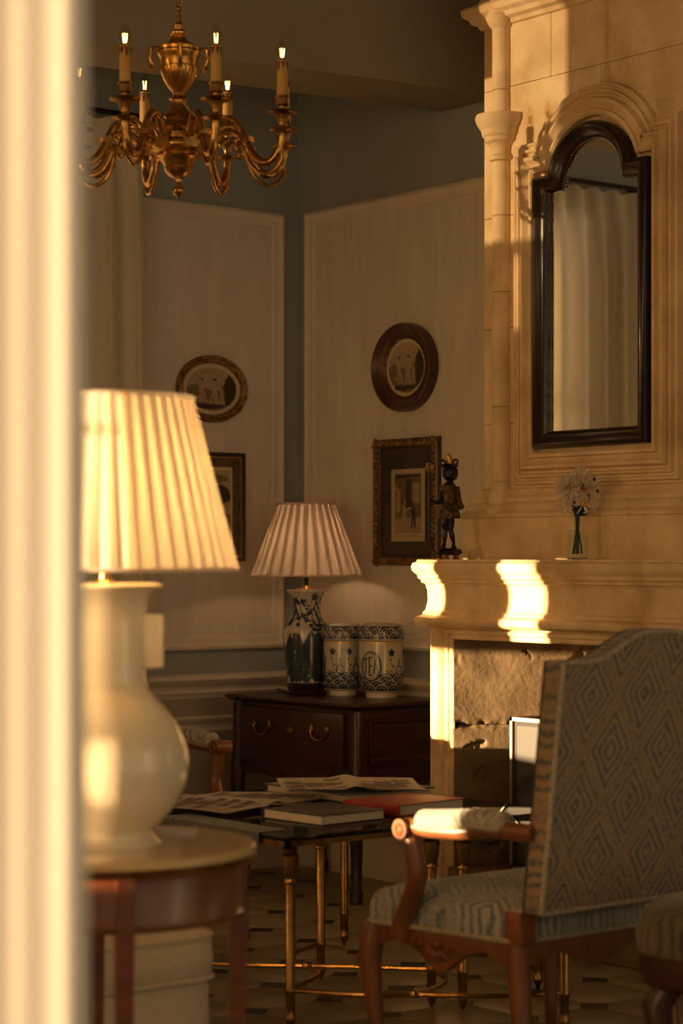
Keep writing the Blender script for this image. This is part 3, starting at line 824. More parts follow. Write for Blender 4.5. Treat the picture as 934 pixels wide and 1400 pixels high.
am.tube(crv([(0.250, 2.800), (0.262, 2.735), (0.290, 2.690), (0.330, 2.670), (0.368, 2.682), (0.392, 2.712), (0.396, 2.735)]), 0.0075, 8)
am.tube(crv([(0.262, 2.790), (0.240, 2.800), (0.222, 2.786), (0.226, 2.766), (0.242, 2.770)]), 0.009, 8)
am.tube(crv([(0.150, 2.800), (0.180, 2.820), (0.215, 2.815), (0.240, 2.795)]), 0.009, 8)
am.box(0.246, 0.280, -0.020, 0.020, 2.782, 2.800)
am.box(0.095, 0.128, -0.026, 0.026, 2.765, 2.835)
for k in range(7):
    p = Vector(pp[10 + k * 4]); am.ell(p + Vector((0, 0, 0.006)), (0.014, 0.012, 0.009), 8, 5)
am_me = am.mesh('arm', M['brass'])
cup_me = MB().lathe([(0.0, 2.800), (0.018, 2.801), (0.040, 2.808), (0.044, 2.812), (0.040, 2.815), (0.017, 2.817), (0.013, 2.826), (0.015, 2.838), (0.022, 2.856), (0.027, 2.865), (0.049, 2.870), (0.053, 2.874), (0.049, 2.878), (0.014, 2.879), (0.010, 2.886), (0.012, 2.894), (0.023, 2.898), (0.022, 2.922), (0.026, 2.926), (0.026, 2.931), (0.0, 2.931)], 20).mesh('candle_cup', M['brass_dark'])
can_me = MB().lathe([(0.0185, 2.931), (0.0185, 3.046), (0.017, 3.051), (0.0, 3.052)], 18).mesh('candle_sleeve', M['wax'])
dr = MB()
for k in range(7):
    t0 = 2 * pi * k / 7
    ln = 0.022 + 0.010 * (k % 2)
    pts = [(-0.22, 0.0), (-0.2, -ln * 0.6), (-0.1, -ln), (0.0, -ln * 0.75), (0.1, -ln * 0.2), (0.25, 0.0)]
    dr.tube([(0.0192 * cos(t0 + a), 0.0192 * sin(t0 + a), 3.046 + z) for a, z in pts], 0.0022, 6)
dr_me = dr.mesh('wax_drip', M['wax_drip'])
bulb_me = MB().lathe([(0.010, 3.050), (0.016, 3.056), (0.0205, 3.070), (0.0205, 3.084), (0.016, 3.103), (0.009, 3.119), (0.003, 3.129), (0.0, 3.131)], 20).mesh('bulb', M['bulb'])
fil = MB()
for k in range(4):
    t = k * pi / 2 + 0.4
    fil.tube([(0.0045 * cos(t), 0.0045 * sin(t), 3.062), (0.0075 * cos(t), 0.0075 * sin(t), 3.092)], 0.0014, 6)
fil_me = fil.mesh('filament', M['filament'])
for k in range(8):
    t = radians(22.5 + 45 * k)
    a = inst(am_me, 'arm', chand, (0, 0, 0), (0, 0, t))
    for me, nm in ((cup_me, 'candle_cup'), (can_me, 'candle_sleeve'), (dr_me, 'wax_drip'), (bulb_me, 'bulb'), (fil_me, 'filament')):
        inst(me, nm, a, (RC, 0, 0))

# ================================================================== PICTURES
def oval(cx, cz, rx, rz, n=56): return [(cx + rx * cos(2 * pi * i / n), cz + rz * sin(2 * pi * i / n)) for i in range(n)]
def flat(mb, idx, poly, fn, d):
    mb.cur = idx
    mb.add([fn(u, v, d) for u, v in poly], [tuple(range(len(poly)))])
def blob(cx, cy, rx, ry, n=14, rot=0.0, wob=0.0, seed=0):
    o = []
    for i in range(n):
        t = 2 * pi * i / n; w = 1 + wob * sin(3 * t + seed) + wob * 0.6 * sin(5 * t + 2 * seed)
        x, y = rx * cos(t) * w, ry * sin(t) * w
        o.append((cx + x * cos(rot) - y * sin(rot), cy + x * sin(rot) + y * cos(rot)))
    return o
INKS = None
def cherub_print(fn, r, d0):
    """three small figures in a landscape, in a roundel of radius r"""
    mb = MB(); s = r
    def F(idx, poly, k): flat(mb, idx, [(u * s, v * s) for u, v in poly], fn, d0 + 0.0002 * k)
    F(3, oval(0, 0, 1.0, 1.0), 0)
    F(2, oval(0, 0.0, 0.88, 0.88), 1)
    gr = [(0.88 * cos(t), 0.88 * sin(t)) for t in [pi - 0.05 + (pi + 0.5) * i / 24 for i in range(25)]] + [(0.62, 0.55), (0.45, 0.35), (0.42, 0.05), (0.1, -0.1), (-0.3, 0.05), (-0.55, 0.2)]
    F(0, gr, 2)
    F(1, [(0.88 * cos(t), 0.88 * sin(t)) for t in [-0.9 + 1.5 * i / 12 for i in range(13)]] + [(0.62, 0.62), (0.5, 0.4), (0.42, 0.1), (0.5, -0.2), (0.35, -0.5)], 3)
    F(1, blob(-0.1, -0.70, 0.52, 0.10, 16, 0, 0.1, 1), 4)
    def man(x, y, h, lean, face=2, k=5):
        # a small draped figure: dress, torso, raised arm, face, hair
        F(2, [(x - 0.16 * h, y), (x + 0.17 * h, y), (x + 0.10 * h + lean, y + 0.5 * h), (x + 0.08 * h + lean, y + 0.78 * h), (x - 0.07 * h + lean, y + 0.78 * h), (x - 0.06 * h + lean, y + 0.5 * h)], k)
        F(0, [(x - 0.02 * h, y + 0.02), (x + 0.04 * h, y + 0.02), (x + 0.03 * h + lean, y + 0.5 * h)], k + 1)
        F(0, [(x - 0.12 * h, y + 0.02), (x - 0.09 * h, y + 0.02), (x - 0.03 * h + lean, y + 0.45 * h)], k + 1)
        F(1, blob(x + lean + 0.01, y + 0.91 * h, 0.075 * h, 0.075 * h), k + 1)
        F(face, blob(x + lean - 0.005 * h, y + 0.865 * h, 0.055 * h, 0.06 * h), k + 2)
    man(-0.30, -0.55, 0.98, -0.08); man(0.06, -0.60, 1.05, 0.03); man(0.36, -0.58, 0.72, -0.02)
    F(2, [(-0.36, 0.16), (0.02, 0.14), (0.34, -0.02), (0.33, -0.08), (0.02, 0.06), (-0.36, 0.08)], 8)
    F(2, [(-0.40, 0.15), (-0.62, 0.30), (-0.66, 0.26), (-0.42, 0.07)], 8)
    F(2, [(-0.34, -0.5), (-0.62, -0.36), (-0.60, -0.30), (-0.30, -0.38)], 8)
    return mb
PINK = [M['ink_mid'], M['ink_dark'], M['ink_light'], M['paper']]

# round print, left wall
c = on_b(288, 532, B0); e0, e1 = on_b(239.5, 532, B0), on_b(336.5, 532, B0)
hw = (e1 - e0).length / 2; hh = (on_b(288, 486, B0).z - on_b(288, 578, B0).z) / 2
pic = thing('framed_print', 'round print of dancing figures in gilt oval frame on the left wall', 'picture', (c.x, B0 - 0.001, c.z))
def pf(u, v, d): return (u, -d, v)
FO = [(0.0, 0.0), (0.0, 0.016), (0.006, 0.024), (0.014, 0.020), (0.018, 0.024), (0.028, 0.020), (0.032, 0.010), (0.034, 0.006)]
MB().sweep(oval(0, 0, hw, hh, 64), FO, pf, closed=True).build('frame', M['gilt'], pic)
MB().prism(oval(0, 0, hw - 0.01, hh - 0.01), pf, 0.0, 0.006).build('backing', M['paper'], pic)
cherub_print(lambda u, v, d: pf(u * (hw - 0.038) / 0.1, v * (hh - 0.038) / 0.1, d), 0.1, 0.0065).build('print', PINK, pic, recalc=False)

# oval print, right wall: deep dark frame
c = on_a(549, 502, A0 - 0.04)
e0, e1 = on_a(508, 502, A0 - 0.04), on_a(590, 502, A0 - 0.04)
hw = (e0 - e1).length / 2; hh = (on_a(549, 441, A0 - 0.04).z - on_a(549, 563, A0 - 0.04).z) / 2
pic = thing('framed_print', 'oval print in wide dark red brown frame above the carved frame', 'picture', (A0 - 0.001, c.y, c.z))
def pf2(u, v, d): return (-d, -u, v)
FO2 = [(0.0, 0.0), (0.0, 0.038), (0.004, 0.048), (0.010, 0.050), (0.016, 0.046), (0.030, 0.034), (0.046, 0.026), (0.058, 0.022), (0.064, 0.014)]
MB().sweep(oval(0, 0, hw, hh, 64), FO2, pf2, closed=True).build('frame', M['frame_red'], pic)
MB().sweep(oval(0, 0, hw - 0.058, hh - 0.058, 64), [(0, 0.018), (0.003, 0.026), (0.007, 0.018)], pf2, closed=True).build('gilt_slip', M['gilt'], pic)
MB().prism(oval(0, 0, hw - 0.02, hh - 0.02), pf2, 0.0, 0.012).build('backing', M['paper'], pic)
cherub_print(lambda u, v, d: pf2(u * (hw - 0.066) / 0.1, v * (hh - 0.066) / 0.1, d), 0.1, 0.0125).build('print', PINK, pic, recalc=False)

# rectangular carved frame, right wall
pA = A0 - 0.03
p00, p11 = on_a(509, 690, pA), on_a(597, 690, pA)
hw = (p00 - p11).length / 2
zc0, zc1 = on_a(509, 773, pA).z, on_a(509, 602, pA).z
pic = thing('framed_print', 'rectangular engraving of a couple in carved gilt leaf frame', 'picture', (A0 - 0.001, (p00.y + p11.y) / 2, (zc0 + zc1) / 2))
hh = (zc1 - zc0) / 2
rect = [(-hw, -hh), (hw, -hh), (hw, hh), (-hw, hh)]
MB().sweep(rect, [(0, 0), (0, 0.024), (0.006, 0.030), (0.012, 0.026), (0.030, 0.028), (0.036, 0.016), (0.040, 0.010), (0.040, 0.004)], pf2, closed=True).build('frame', M['frame_red'], pic)
lv = MB()
for i in range(4):
    p, q = Vector(rect[i]), Vector(rect[(i + 1) % 4]); d = (q - p); n_ = int(d.length / 0.021); d2 = d.normalized(); nn = Vector((-d2.y, d2.x))
    for k in range(n_):
        for s in (-1, 1):
            cc = p + d2 * ((k + 0.5 + 0.25 * s) / n_ * d.length) + nn * (0.019 + s * 0.006)
            ang = math.atan2(d2.y, d2.x) + s * 0.6
            R = Matrix(((0, 0, -1), (-cos(ang), sin(ang), 0), (sin(ang), cos(ang), 0))).to_3x3()
            lv.ell(pf2(cc.x, cc.y, 0.027), (0.015, 0.006, 0.008), 8, 5, R)
lv.build('carved_leaves', M['gilt'], pic)['kind'] = 'stuff'
MB().box(-hw + 0.02, hw - 0.02, -hh + 0.02, hh - 0.02, 0.0, 0.006, lambda u, v, d: pf2(u, v, d)).build('mount', M['mount_dark'], pic)
pz0, pz1 = -hh * 0.62, hh * 0.52; pu = hw * 0.52
pm = MB()
def F(idx, poly, k): flat(pm, idx, [(u * pu, (pz0 + pz1) / 2 + v * (pz1 - pz0) / 2) for u, v in poly], pf2, 0.0066 + 0.0002 * k)
F(3, [(-1, -1), (1, -1), (1, 1), (-1, 1)], 0)
F(2, [(-0.8, -0.78), (0.8, -0.78), (0.8, 0.88), (-0.8, 0.88)], 1)
F(0, [(-0.76, -0.35), (0.76, -0.35), (0.76, 0.85), (-0.76, 0.85)], 2)
F(1, [(-0.76, 0.72), (0.76, 0.80), (0.76, 0.85), (-0.76, 0.85)], 3)
F(1, [(-0.15, -0.1), (0.2, -0.1), (0.2, 0.72), (-0.15, 0.72)], 3)
F(2, [(-0.7, -0.25), (-0.45, -0.15), (-0.45, 0.4), (-0.7, 0.55)], 4)
F(2, [(0.3, 0.05), (0.7, 0.05), (0.7, 0.6), (0.3, 0.6)], 4)
F(2, [(-0.42, -0.62), (0.02, -0.62), (-0.08, -0.25), (-0.14, 0.02), (-0.26, 0.02), (-0.34, -0.25)], 5)
F(2, blob(-0.18, 0.1, 0.07, 0.06), 6)
F(1, [(0.18, -0.02), (0.36, 0.0), (0.5, -0.3), (0.44, -0.4), (0.5, -0.62), (0.4, -0.62), (0.32, -0.4), (0.26, -0.62), (0.18, -0.62), (0.24, -0.35)], 5)
F(1, blob(0.22, 0.06, 0.07, 0.06), 6)
F(2, [(-0.1, -0.08), (0.22, -0.06), (0.22, -0.11), (-0.1, -0.14)], 6)
F(0, [(-0.62, -0.84), (0.62, -0.84), (0.62, -0.855), (-0.62, -0.855)], 6)
F(0, [(-0.4, -0.89), (0.4, -0.89), (0.4, -0.90), (-0.4, -0.90)], 6)
pm.build('print', PINK, pic, recalc=False)
MB().box(-hw + 0.036, hw - 0.036, -hh + 0.036, hh - 0.036, 0.0105, 0.0115, lambda u, v, d: pf2(u, v, d)).build('glass', M['picture_glass'], pic)

# rectangular print, left wall, half behind the near lamp shade
e1 = on_b(332.5, 690, B0); zt_, zb_ = on_b(330, 620, B0).z, on_b(330, 767, B0).z
hw = 0.165; hh = (zt_ - zb_) / 2
pic = thing('framed_print', 'rectangular print in black and gold frame behind the pleated lamp shade', 'picture', (e1.x - hw, B0 - 0.001, (zt_ + zb_) / 2))
rect = [(-hw, -hh), (hw, -hh), (hw, hh), (-hw, hh)]
MB().sweep(rect, [(0, 0), (0, 0.018), (0.004, 0.022), (0.016, 0.018), (0.016, 0.004)], pf, closed=True).build('frame', M['frame_black'], pic)
MB().sweep([(-hw + 0.016, -hh + 0.016), (hw - 0.016, -hh + 0.016), (hw - 0.016, hh - 0.016), (-hw + 0.016, hh - 0.016)], [(0, 0.004), (0.001, 0.015), (0.006, 0.015), (0.007, 0.004)], pf, closed=True).build('gilt_slip', M['gold'], pic)
MB().box(-hw + 0.01, hw - 0.01, -hh + 0.01, hh - 0.01, 0.0, 0.006, lambda u, v, d: pf(u, v, d)).build('mount', M['mount_moire'], pic)
pm = MB()
pu, pv = hw - 0.062, hh - 0.062
def F(idx, poly, k): flat(pm, idx, [(u * pu, v * pv) for u, v in poly], pf, 0.0066 + 0.0002 * k)
F(3, [(-1, -1), (1, -1), (1, 1), (-1, 1)], 0)
F(2, [(-0.9, -0.92), (0.9, -0.92), (0.9, 0.92), (-0.9, 0.92)], 1)
F(0, [(-0.9, -0.92), (0.9, -0.92), (0.9, -0.2), (0.3, -0.1), (-0.2, -0.25), (-0.9, -0.05)], 2)
F(1, blob(0.45, 0.3, 0.42, 0.25, 18, 0, 0.1, 2), 3)
F(1, blob(-0.5, 0.2, 0.35, 0.4, 18, 0, 0.12, 4), 3)
F(0, blob(0.1, 0.7, 0.6, 0.12, 16, 0, 0.1, 1), 3)
for k, x in enumerate((-0.5, -0.2, 0.1, 0.4, 0.65)):
    F(1 if k % 2 else 2, [(x - 0.1, -0.75), (x + 0.1, -0.75), (x + 0.05, -0.25), (x - 0.05, -0.25)], 4); F(1, blob(x, -0.2, 0.05, 0.06), 5)
pm.build('print', PINK, pic, recalc=False)

# ================================================================== COMMODE
CA, CB0, CB1, CZ = 5.285, 6.675, 7.50, 0.755
cmd = thing('commode', 'dark mahogany commode with one wide drawer and scalloped apron in the corner', 'commode', ((CA + A0) / 2, (CB0 + CB1) / 2, 0))
cx_, cy_ = cmd.location.x, cmd.location.y
def cf(a, b, z): return (a - cx_, b - cy_, z)
CBK = A0 - 0.045
MB().box(CA + 0.012, CBK, CB0 + 0.012, CB1 - 0.012, 0.46, CZ, cf).build('carcase', M['mahogany'], cmd)
top = MB().sweep([(CBK + 0.01, CB0), (CA, CB0), (CA, CB1), (CBK + 0.01, CB1)], [(-0.1, CZ), (0.004, CZ), (0.012, CZ + 0.006), (0.022, CZ + 0.010), (0.026, CZ + 0.018), (0.020, CZ + 0.026), (-0.1, CZ + 0.027)], lambda u, v, z: cf(u, v, z))
top.box(CA + 0.05, CBK, CB0 + 0.05, CB1 - 0.05, CZ, CZ + 0.0268, cf)
top.build('top', M['mahogany'], cmd)
CTZ = CZ + 0.027
# drawer with handles
dw = MB().box(CA - 0.004, CA + 0.02, CB0 + 0.075, CB1 - 0.055, 0.520, 0.735, cf).build('drawer', M['mahogany'], cmd, bevel=0.004)
for bb in (CB1 - 0.215, CB0 + 0.225):
    h = MB()
    for s in (-1, 1): h.ell(cf(CA - 0.008, bb + s * 0.05, 0.668), (0.006, 0.015, 0.017), 10, 6)
    h.tube([cf(CA - 0.014, bb + 0.05 * cos(t), 0.665 - 0.04 * sin(t)) for t in [pi * i / 12 for i in range(13)]], 0.0045, 8)
    h.build('handle', M['brass_dark'], dw)
esc = MB().lathe([(0.0, 0), (0.016, 0.002), (0.014, 0.006), (0, 0.008)], 14, sy=1.4).build('escutcheon', M['brass_dark'], dw)
esc; esc.rotation_euler = (0, -pi / 2, 0); esc.location = cf(CA - 0.004, (CB0 + CB1) / 2 + 0.01, 0.655)
# scalloped apron front and side
def scallop(u0, u1, zt, fn, w0, w1, name):
    pts = [(u0, zt), (u1, zt)]
    n_ = 48
    for i in range(n_ + 1):
        t = i / n_
        z = 0.475 - 0.022 * cos(2 * pi * t * 3) + (0.030 if abs(t - 0.5) > 0.33 else 0) - 0.018 * math.exp(-((t - 0.5) / 0.06) ** 2)
        z = min(z, zt - 0.006)
        pts.append((u1 + (u0 - u1) * t, z))
    MB().prism(pts, fn, w0, w1).build(name, M['mahogany'], cmd)
scallop(CB0 + 0.02, CB1 - 0.02, 0.522, lambda u, z, w: cf(CA + w, u, z), 0.004, 0.022, 'apron')
scallop(CA + 0.02, CBK, 0.522, lambda u, z, w: cf(u, CB0 + w, z), 0.004, 0.022, 'side_apron')
# side panel frame
sp = MB()
sf = lambda u, z, d: cf(u, CB0 + 0.012 - d, z)
sp.sweep([(CA + 0.07, 0.545), (CBK - 0.05, 0.545), (CBK - 0.05, 0.715), (CA + 0.07, 0.715)], [(0, 0), (0, 0.010), (0.010, 0.012), (0.020, 0.004), (0.022, 0)], sf, closed=True)
sp.build('side_panel_moulding', M['mahogany'], cmd)
for (a, b) in ((CA + 0.02, CB0 + 0.02), (CA + 0.02, CB1 - 0.02), (CBK - 0.02, CB0 + 0.02), (CBK - 0.02, CB1 - 0.02)):
    lg = MB()
    sa = -1 if a < CA + 0.1 else 1; sb = -1 if b < CB0 + 0.1 else 1
    lg.tube([cf(a, b, 0.75), cf(a, b, 0.56), cf(a + sa * 0.004, b + sb * 0.004, 0.48), cf(a + sa * 0.006, b + sb * 0.006, 0.36), cf(a, b, 0.2), cf(a, b, 0.06), cf(a + sa * 0.004, b + sb * 0.004, 0.035), cf(a + sa * 0.006, b + sb * 0.006, 0.0)], [0.028, 0.028, 0.032, 0.030, 0.024, 0.021, 0.028, 0.024], 12)
    lg.build('leg', M['mahogany'], cmd)

# ================================================================== PAINTED PORCELAIN
def interp(prof, z):
    for (r0, z0), (r1, z1) in zip(prof, prof[1:]):
        if z0 <= z <= z1 and z1 > z0: return r0 + (r1 - r0) * (z - z0) / (z1 - z0)
    return prof[-1][0]
class Decal:
    """marks laid on a turned surface; s = angle from the side facing the room, z = height"""
    def __init__(s, prof, off=0.0006): s.p = prof; s.off = off; s.mb = MB(); s.rm = max(r for r, z in prof)
    def pt(s, a, z, k=1.0):
        r = interp(s.p, z) + s.off * k; t = -pi / 2 + a
        return (r * cos(t), r * sin(t), z)
    def stroke(s, pts, w, k=1.0, taper=False):
        P = []
        for (a0, z0), (a1, z1) in zip(pts, pts[1:]):
            n = max(1, int(sqrt(((a1 - a0) * s.rm) ** 2 + (z1 - z0) ** 2) / 0.005))
            for i in range(n): P.append(((a0 + (a1 - a0) * i / n), z0 + (z1 - z0) * i / n))
        P.append(pts[-1])
        vs_ = []
        for i, (a, z) in enumerate(P):
            a2, z2 = P[min(i + 1, len(P) - 1)]; a1, z1 = P[max(i - 1, 0)]
            dx, dz = (a2 - a1) * s.rm, z2 - z1; l = sqrt(dx * dx + dz * dz) or 1
            ww = w * (1 - 0.8 * i / len(P)) if taper else w
            nx, nz = -dz / l * ww / 2, dx / l * ww / 2
            vs_ += [s.pt(a + nx / s.rm, z + nz, k), s.pt(a - nx / s.rm, z - nz, k)]
        s.mb.add(vs_, [(2 * i, 2 * i + 1, 2 * i + 3, 2 * i + 2) for i in range(len(P) - 1)])
    def leaf(s, a, z, ln, wd, ang, k=1.0, n=9, m=6):
        vs_ = []
        for i in range(n):
            t = i / (n - 1); half = wd / 2 * sin(pi * (0.06 + 0.94 * t) ** 0.8)
            for j in range(m):
                c_ = -1 + 2 * j / (m - 1)
                x = half * c_; y = ln * t
                vs_.append(s.pt(a + (x * cos(ang) - y * sin(ang)) / s.rm, z + x * sin(ang) + y * cos(ang), k))
        s.mb.add(vs_, [(i * m + j, i * m + j + 1, (i + 1) * m + j + 1, (i + 1) * m + j) for i in range(n - 1) for j in range(m - 1)])
    def band(s, z0, z1, k=1.0, n=56, m=8):
        s.mb.grid(n, m, lambda u, v: s.pt(2 * pi * u, z0 + (z1 - z0) * v, k), closed_u=True)
    def build(s, name, m, parent): return s.mb.build(name, m, parent, recalc=False)
def circ(a, z, ra, rz, n=20): return [(a + ra * cos(2 * pi * i / n), z + rz * sin(2 * pi * i / n)) for i in range(n + 1)]

def tea_jar(px, depth, R, H, s_tea, label, letters=True):
    p = at_depth(px, 800, depth)
    j = thing('lidded_jar', label, 'jar', (p.x, p.y, CTZ), -HEAD, 'pair of blue and white jars on the commode')
    body = [(R * 0.70, 0.0), (R * 0.70, 0.018), (R * 0.76, 0.024), (R * 0.88, 0.040), (R * 0.96, 0.065), (R * 1.0, 0.095), (R * 1.0, H * 0.62), (R * 0.985, H * 0.70), (R * 0.975, H * 0.755)]
    MB().lathe(body + [(R * 0.9, H * 0.76), (0.0, H * 0.76)], 48).build('body', M['porcelain'], j)
    lid = [(R * 0.985, H * 0.765), (R * 1.0, H * 0.78), (R * 1.0, H * 0.84), (R * 0.97, H * 0.90), (R * 0.88, H * 0.965), (R * 0.72, H * 0.99), (R * 0.4, H * 1.0), (0.0, H * 1.0)]
    lo = MB().lathe(lid, 48).build('lid', M['porcelain'], j)
    d = Decal(body); d.band(0.028, 0.098); d.build('blue_wave_band', M['cobalt'], j)
    w = Decal(body, 0.0011)
    for row in range(4):
        z = 0.026 + row * 0.0185
        for q in range(10):
            a = 2 * pi * (q + 0.5 * (row % 2)) / 10 + 0.1 * row
            for rr in (0.33, 0.19):
                w.stroke([(a + rr * cos(t), z + rr * 0.085 * sin(t)) for t in [pi * (0.02 + 0.86 * i / 8) for i in range(9)]], 0.0036 if rr > 0.2 else 0.0018)
    w.build('white_wave_lines', M['porcelain'], j)
    d2 = Decal(lid); d2.band(H * 0.785, H * 0.96); d2.build('blue_lid_band', M['cobalt'], lo)
    w2_ = Decal(lid, 0.0011)
    for row in range(3):
        z = H * (0.785 + row * 0.05)
        for q in range(10):
            a = 2 * pi * (q + 0.5 * (row % 2)) / 10 + 0.1 * row
            for rr in (0.33, 0.19):
                w2_.stroke([(a + rr * cos(t), min(H * 0.985, z + rr * 0.085 * sin(t))) for t in [pi * i / 8 for i in range(9)]], 0.0034 if rr > 0.2 else 0.0017)
    w2_.build('white_lid_lines', M['porcelain'], lo)
    br = Decal(body, 0.0012); br.stroke([(i * 0.2, H * 0.735) for i in range(33)], 0.004); br.build('gilt_line', M['gold'], j)
    fl_ = Decal(body)
    for a in [s_tea + 0.95 + 0.85 * q for q in range(6)]:
        fl_.stroke([(a, 0.10), (a + 0.05, 0.125), (a - 0.04, 0.15), (a + 0.0, 0.175)], 0.0022)
        zz = 0.183
        for q in range(5): fl_.leaf(a, zz, 0.017, 0.012, q * 2 * pi / 5)
        fl_.stroke([(a + 0.28, 0.098), (a + 0.22, 0.115), (a + 0.34, 0.13), (a + 0.42, 0.142), (a + 0.40, 0.158)], 0.0052)
        fl_.stroke([(a + 0.34, 0.13), (a + 0.52, 0.126), (a + 0.58, 0.115)], 0.0045)
        fl_.leaf(a + 0.05, 0.125, 0.014, 0.006, -0.9); fl_.leaf(a - 0.04, 0.15, 0.012, 0.005, 0.8)
        for q in range(4): fl_.stroke(circ(a - 0.25 + q * 0.2, 0.103, 0.07, 0.007, 10), 0.003)
    fl_.build('painted_flowers', M['cobalt'], j)
    if letters:
        zt = 0.128
        o = Decal(body, 0.0016); oo = MB()
        o.mb.grid(24, 10, lambda u, v: o.pt(s_tea + 0.47 * v * cos(2 * pi * u), zt + 0.058 * v * sin(2 * pi * u)), closed_u=True)
        o.build('oval_ground', M['porcelain'], j)
        r = Decal(body, 0.0021); r.stroke(circ(s_tea, zt, 0.47, 0.058, 40), 0.006); r.stroke(circ(s_tea, zt, 0.40, 0.050, 40), 0.0022)
        r.build('oval_ring', M['cobalt'], j)
        t = Decal(body, 0.0022); B = 0.0062
        t.stroke([(s_tea - 0.37, zt + 0.026), (s_tea - 0.12, zt + 0.034)], B)
        t.stroke([(s_tea - 0.245, zt + 0.030), (s_tea - 0.245, zt - 0.030)], B * 1.25)
        for z_ in (0.036, 0.002, -0.036): t.stroke([(s_tea - 0.07, zt + z_), (s_tea + 0.10, zt + z_)], B)
        t.stroke([(s_tea - 0.06, zt + 0.036), (s_tea - 0.06, zt - 0.036)], B * 1.25)
        t.stroke([(s_tea + 0.15, zt - 0.030), (s_tea + 0.235, zt + 0.032)], B)
        t.stroke([(s_tea + 0.235, zt + 0.032), (s_tea + 0.32, zt - 0.026)], B * 1.1)
        t.stroke([(s_tea + 0.18, zt - 0.008), (s_tea + 0.29, zt - 0.008)], B * 0.8)
        t.build('tea_lettering', M['cobalt'], j)
    return j
tea_jar(469, 9.06, 0.082, 0.298, -1.5, 'blue and white lidded jar between the table lamp and the jar reading TEA')
tea_jar(521.5, 8.93, 0.092, 0.302, -0.50, 'blue and white lidded jar with TEA in an oval, beside the fireplace')

# blue and white lamp
p = at_depth(419, 800, 9.15)
lamp = thing('table_lamp', 'blue and white porcelain lamp with blush pleated shade on the commode', 'lamp', (p.x, p.y, CTZ), -HEAD)
sc_ = FPX / 9.15
def lz(y): return EYE - (y - HOR) / sc_ - CTZ
MB().lathe([(0.0, 0), (0.080, 0.0), (0.086, 0.008), (0.074, 0.016), (0.080, 0.026), (0.086, 0.034), (0.070, 0.042), (0.0, 0.042)], 36).build('stand', M['mahogany'], lamp)
VB = [(0.070, 0.044), (0.078, 0.050), (0.082, 0.075), (0.088, 0.14), (0.094, 0.22), (0.094, 0.265), (0.086, 0.292), (0.070, 0.308), (0.062, 0.322), (0.056, 0.345), (0.058, 0.375), (0.064, 0.400), (0.076, 0.420), (0.083, 0.428), (0.083, 0.433)]
VB = [(r, z * (lz(806) - 0.0) / 0.433) for r, z in VB]
ztop = VB[-1][1]
MB().lathe(VB + [(0.0, ztop)], 48).build('vase', M['porcelain'], lamp)
lf = Decal(VB)
for (a, z, ln, wd, an) in ((-0.05, 0.05, 0.15, 0.12, 0.1), (0.42, 0.10, 0.17, 0.105, -0.1), (-0.75, 0.05, 0.23, 0.12, -0.15), (1.05, 0.05, 0.17, 0.11, 0.05), (-1.4, 0.06, 0.20, 0.10, 0.1), (0.55, 0.05, 0.10, 0.10, -0.5), (-0.35, 0.05, 0.09, 0.08, 0.5), (1.7, 0.05, 0.2, 0.1, 0), (2.4, 0.05, 0.2, 0.1, 0), (3.1, 0.05, 0.2, 0.1, 0), (3.8, 0.05, 0.2, 0.1, 0)):
    lf.leaf(a, z, ln, wd, an)
lf.build('painted_leaves', M['cobalt_mid'], lamp)
dk = Decal(VB, 0.0012)
dk.leaf(0.30, 0.115, 0.155, 0.085, 0.05); dk.leaf(-0.95, 0.09, 0.17, 0.06, -0.1); dk.leaf(1.2, 0.08, 0.15, 0.07, 0.1)
rnd = random.Random(3)
for k in range(90):
    a = rnd.uniform(-1.6, 1.6); z = rnd.uniform(0.27, 0.40) * ztop / 0.433
    dk.leaf(a, z, rnd.uniform(0.016, 0.038), rnd.uniform(0.010, 0.022), rnd.uniform(-2, 2))
for k in range(9):
    a = -1.5 + k * 0.36
    dk.stroke([(a, 0.30 * ztop / 0.433), (a + 0.15, 0.33 * ztop / 0.433), (a - 0.05, 0.36 * ztop / 0.433), (a + 0.1, 0.395 * ztop / 0.433)], 0.005)
for k in range(7): dk.leaf(0.55 + 0.06 * (k % 3), 0.19 + 0.018 * k, 0.024, 0.012, 0.9 * (-1) ** k)
dk.build('painted_scrolls', M['cobalt'], lamp)
sb, st = lz(787), lz(689)
MB().tube([(0, 0, ztop - 0.005), (0, 0, st - 0.01)], 0.009, 12).build('stem', M['iron'], lamp)
MB().lathe([(0.0, ztop + 0.018), (0.016, ztop + 0.016), (0.022, ztop + 0.008), (0.044, ztop + 0.003), (0.046, ztop), (0.0, ztop)], 24).build('cap', M['brass_dark'], lamp)
def pleated(rb, rt, zb, zt, n, m, parent, seg=8, depth=0.03):
    def g(u, v):
        t = 2 * pi * u
        f = (u * n) % 1.0
        rp = 1.0 + depth * (abs(2 * f - 1) - 0.5) * (0.35 + 0.65 * (1 - v))
        r = (rb + (rt - rb) * v) * rp
        return (r * cos(t), r * sin(t), zb + (zt - zb) * v)
    sh = MB().grid(n * seg, 8, g, closed_u=True).build('shade', m, parent, recalc=False, ang=60)
    fd = MB()
    for q in range(n):
        def h(u, v, q=q):
            wdt = 0.26 + 0.40 * v ** 1.1
            t = 2 * pi * (q + 0.5 + (u - 0.5) * wdt) / n
            r = (rb + (rt - rb) * v) * (1 - depth * 0.75)
            return (r * cos(t), r * sin(t), zb + 0.004 + (zt - zb - 0.008) * v)
        fd.grid(5, 8, h)
    fd.build('pleat_folds', m, sh, recalc=False)['kind'] = 'stuff'
    for (r, z) in ((rb, zb), (rt, zt)):
        MB().tube([(r * 1.003 * cos(2 * pi * i / 64), r * 1.003 * sin(2 * pi * i / 64), z) for i in range(65)], 0.004, 6, cap=False).build('shade_binding', m, sh)
    return sh
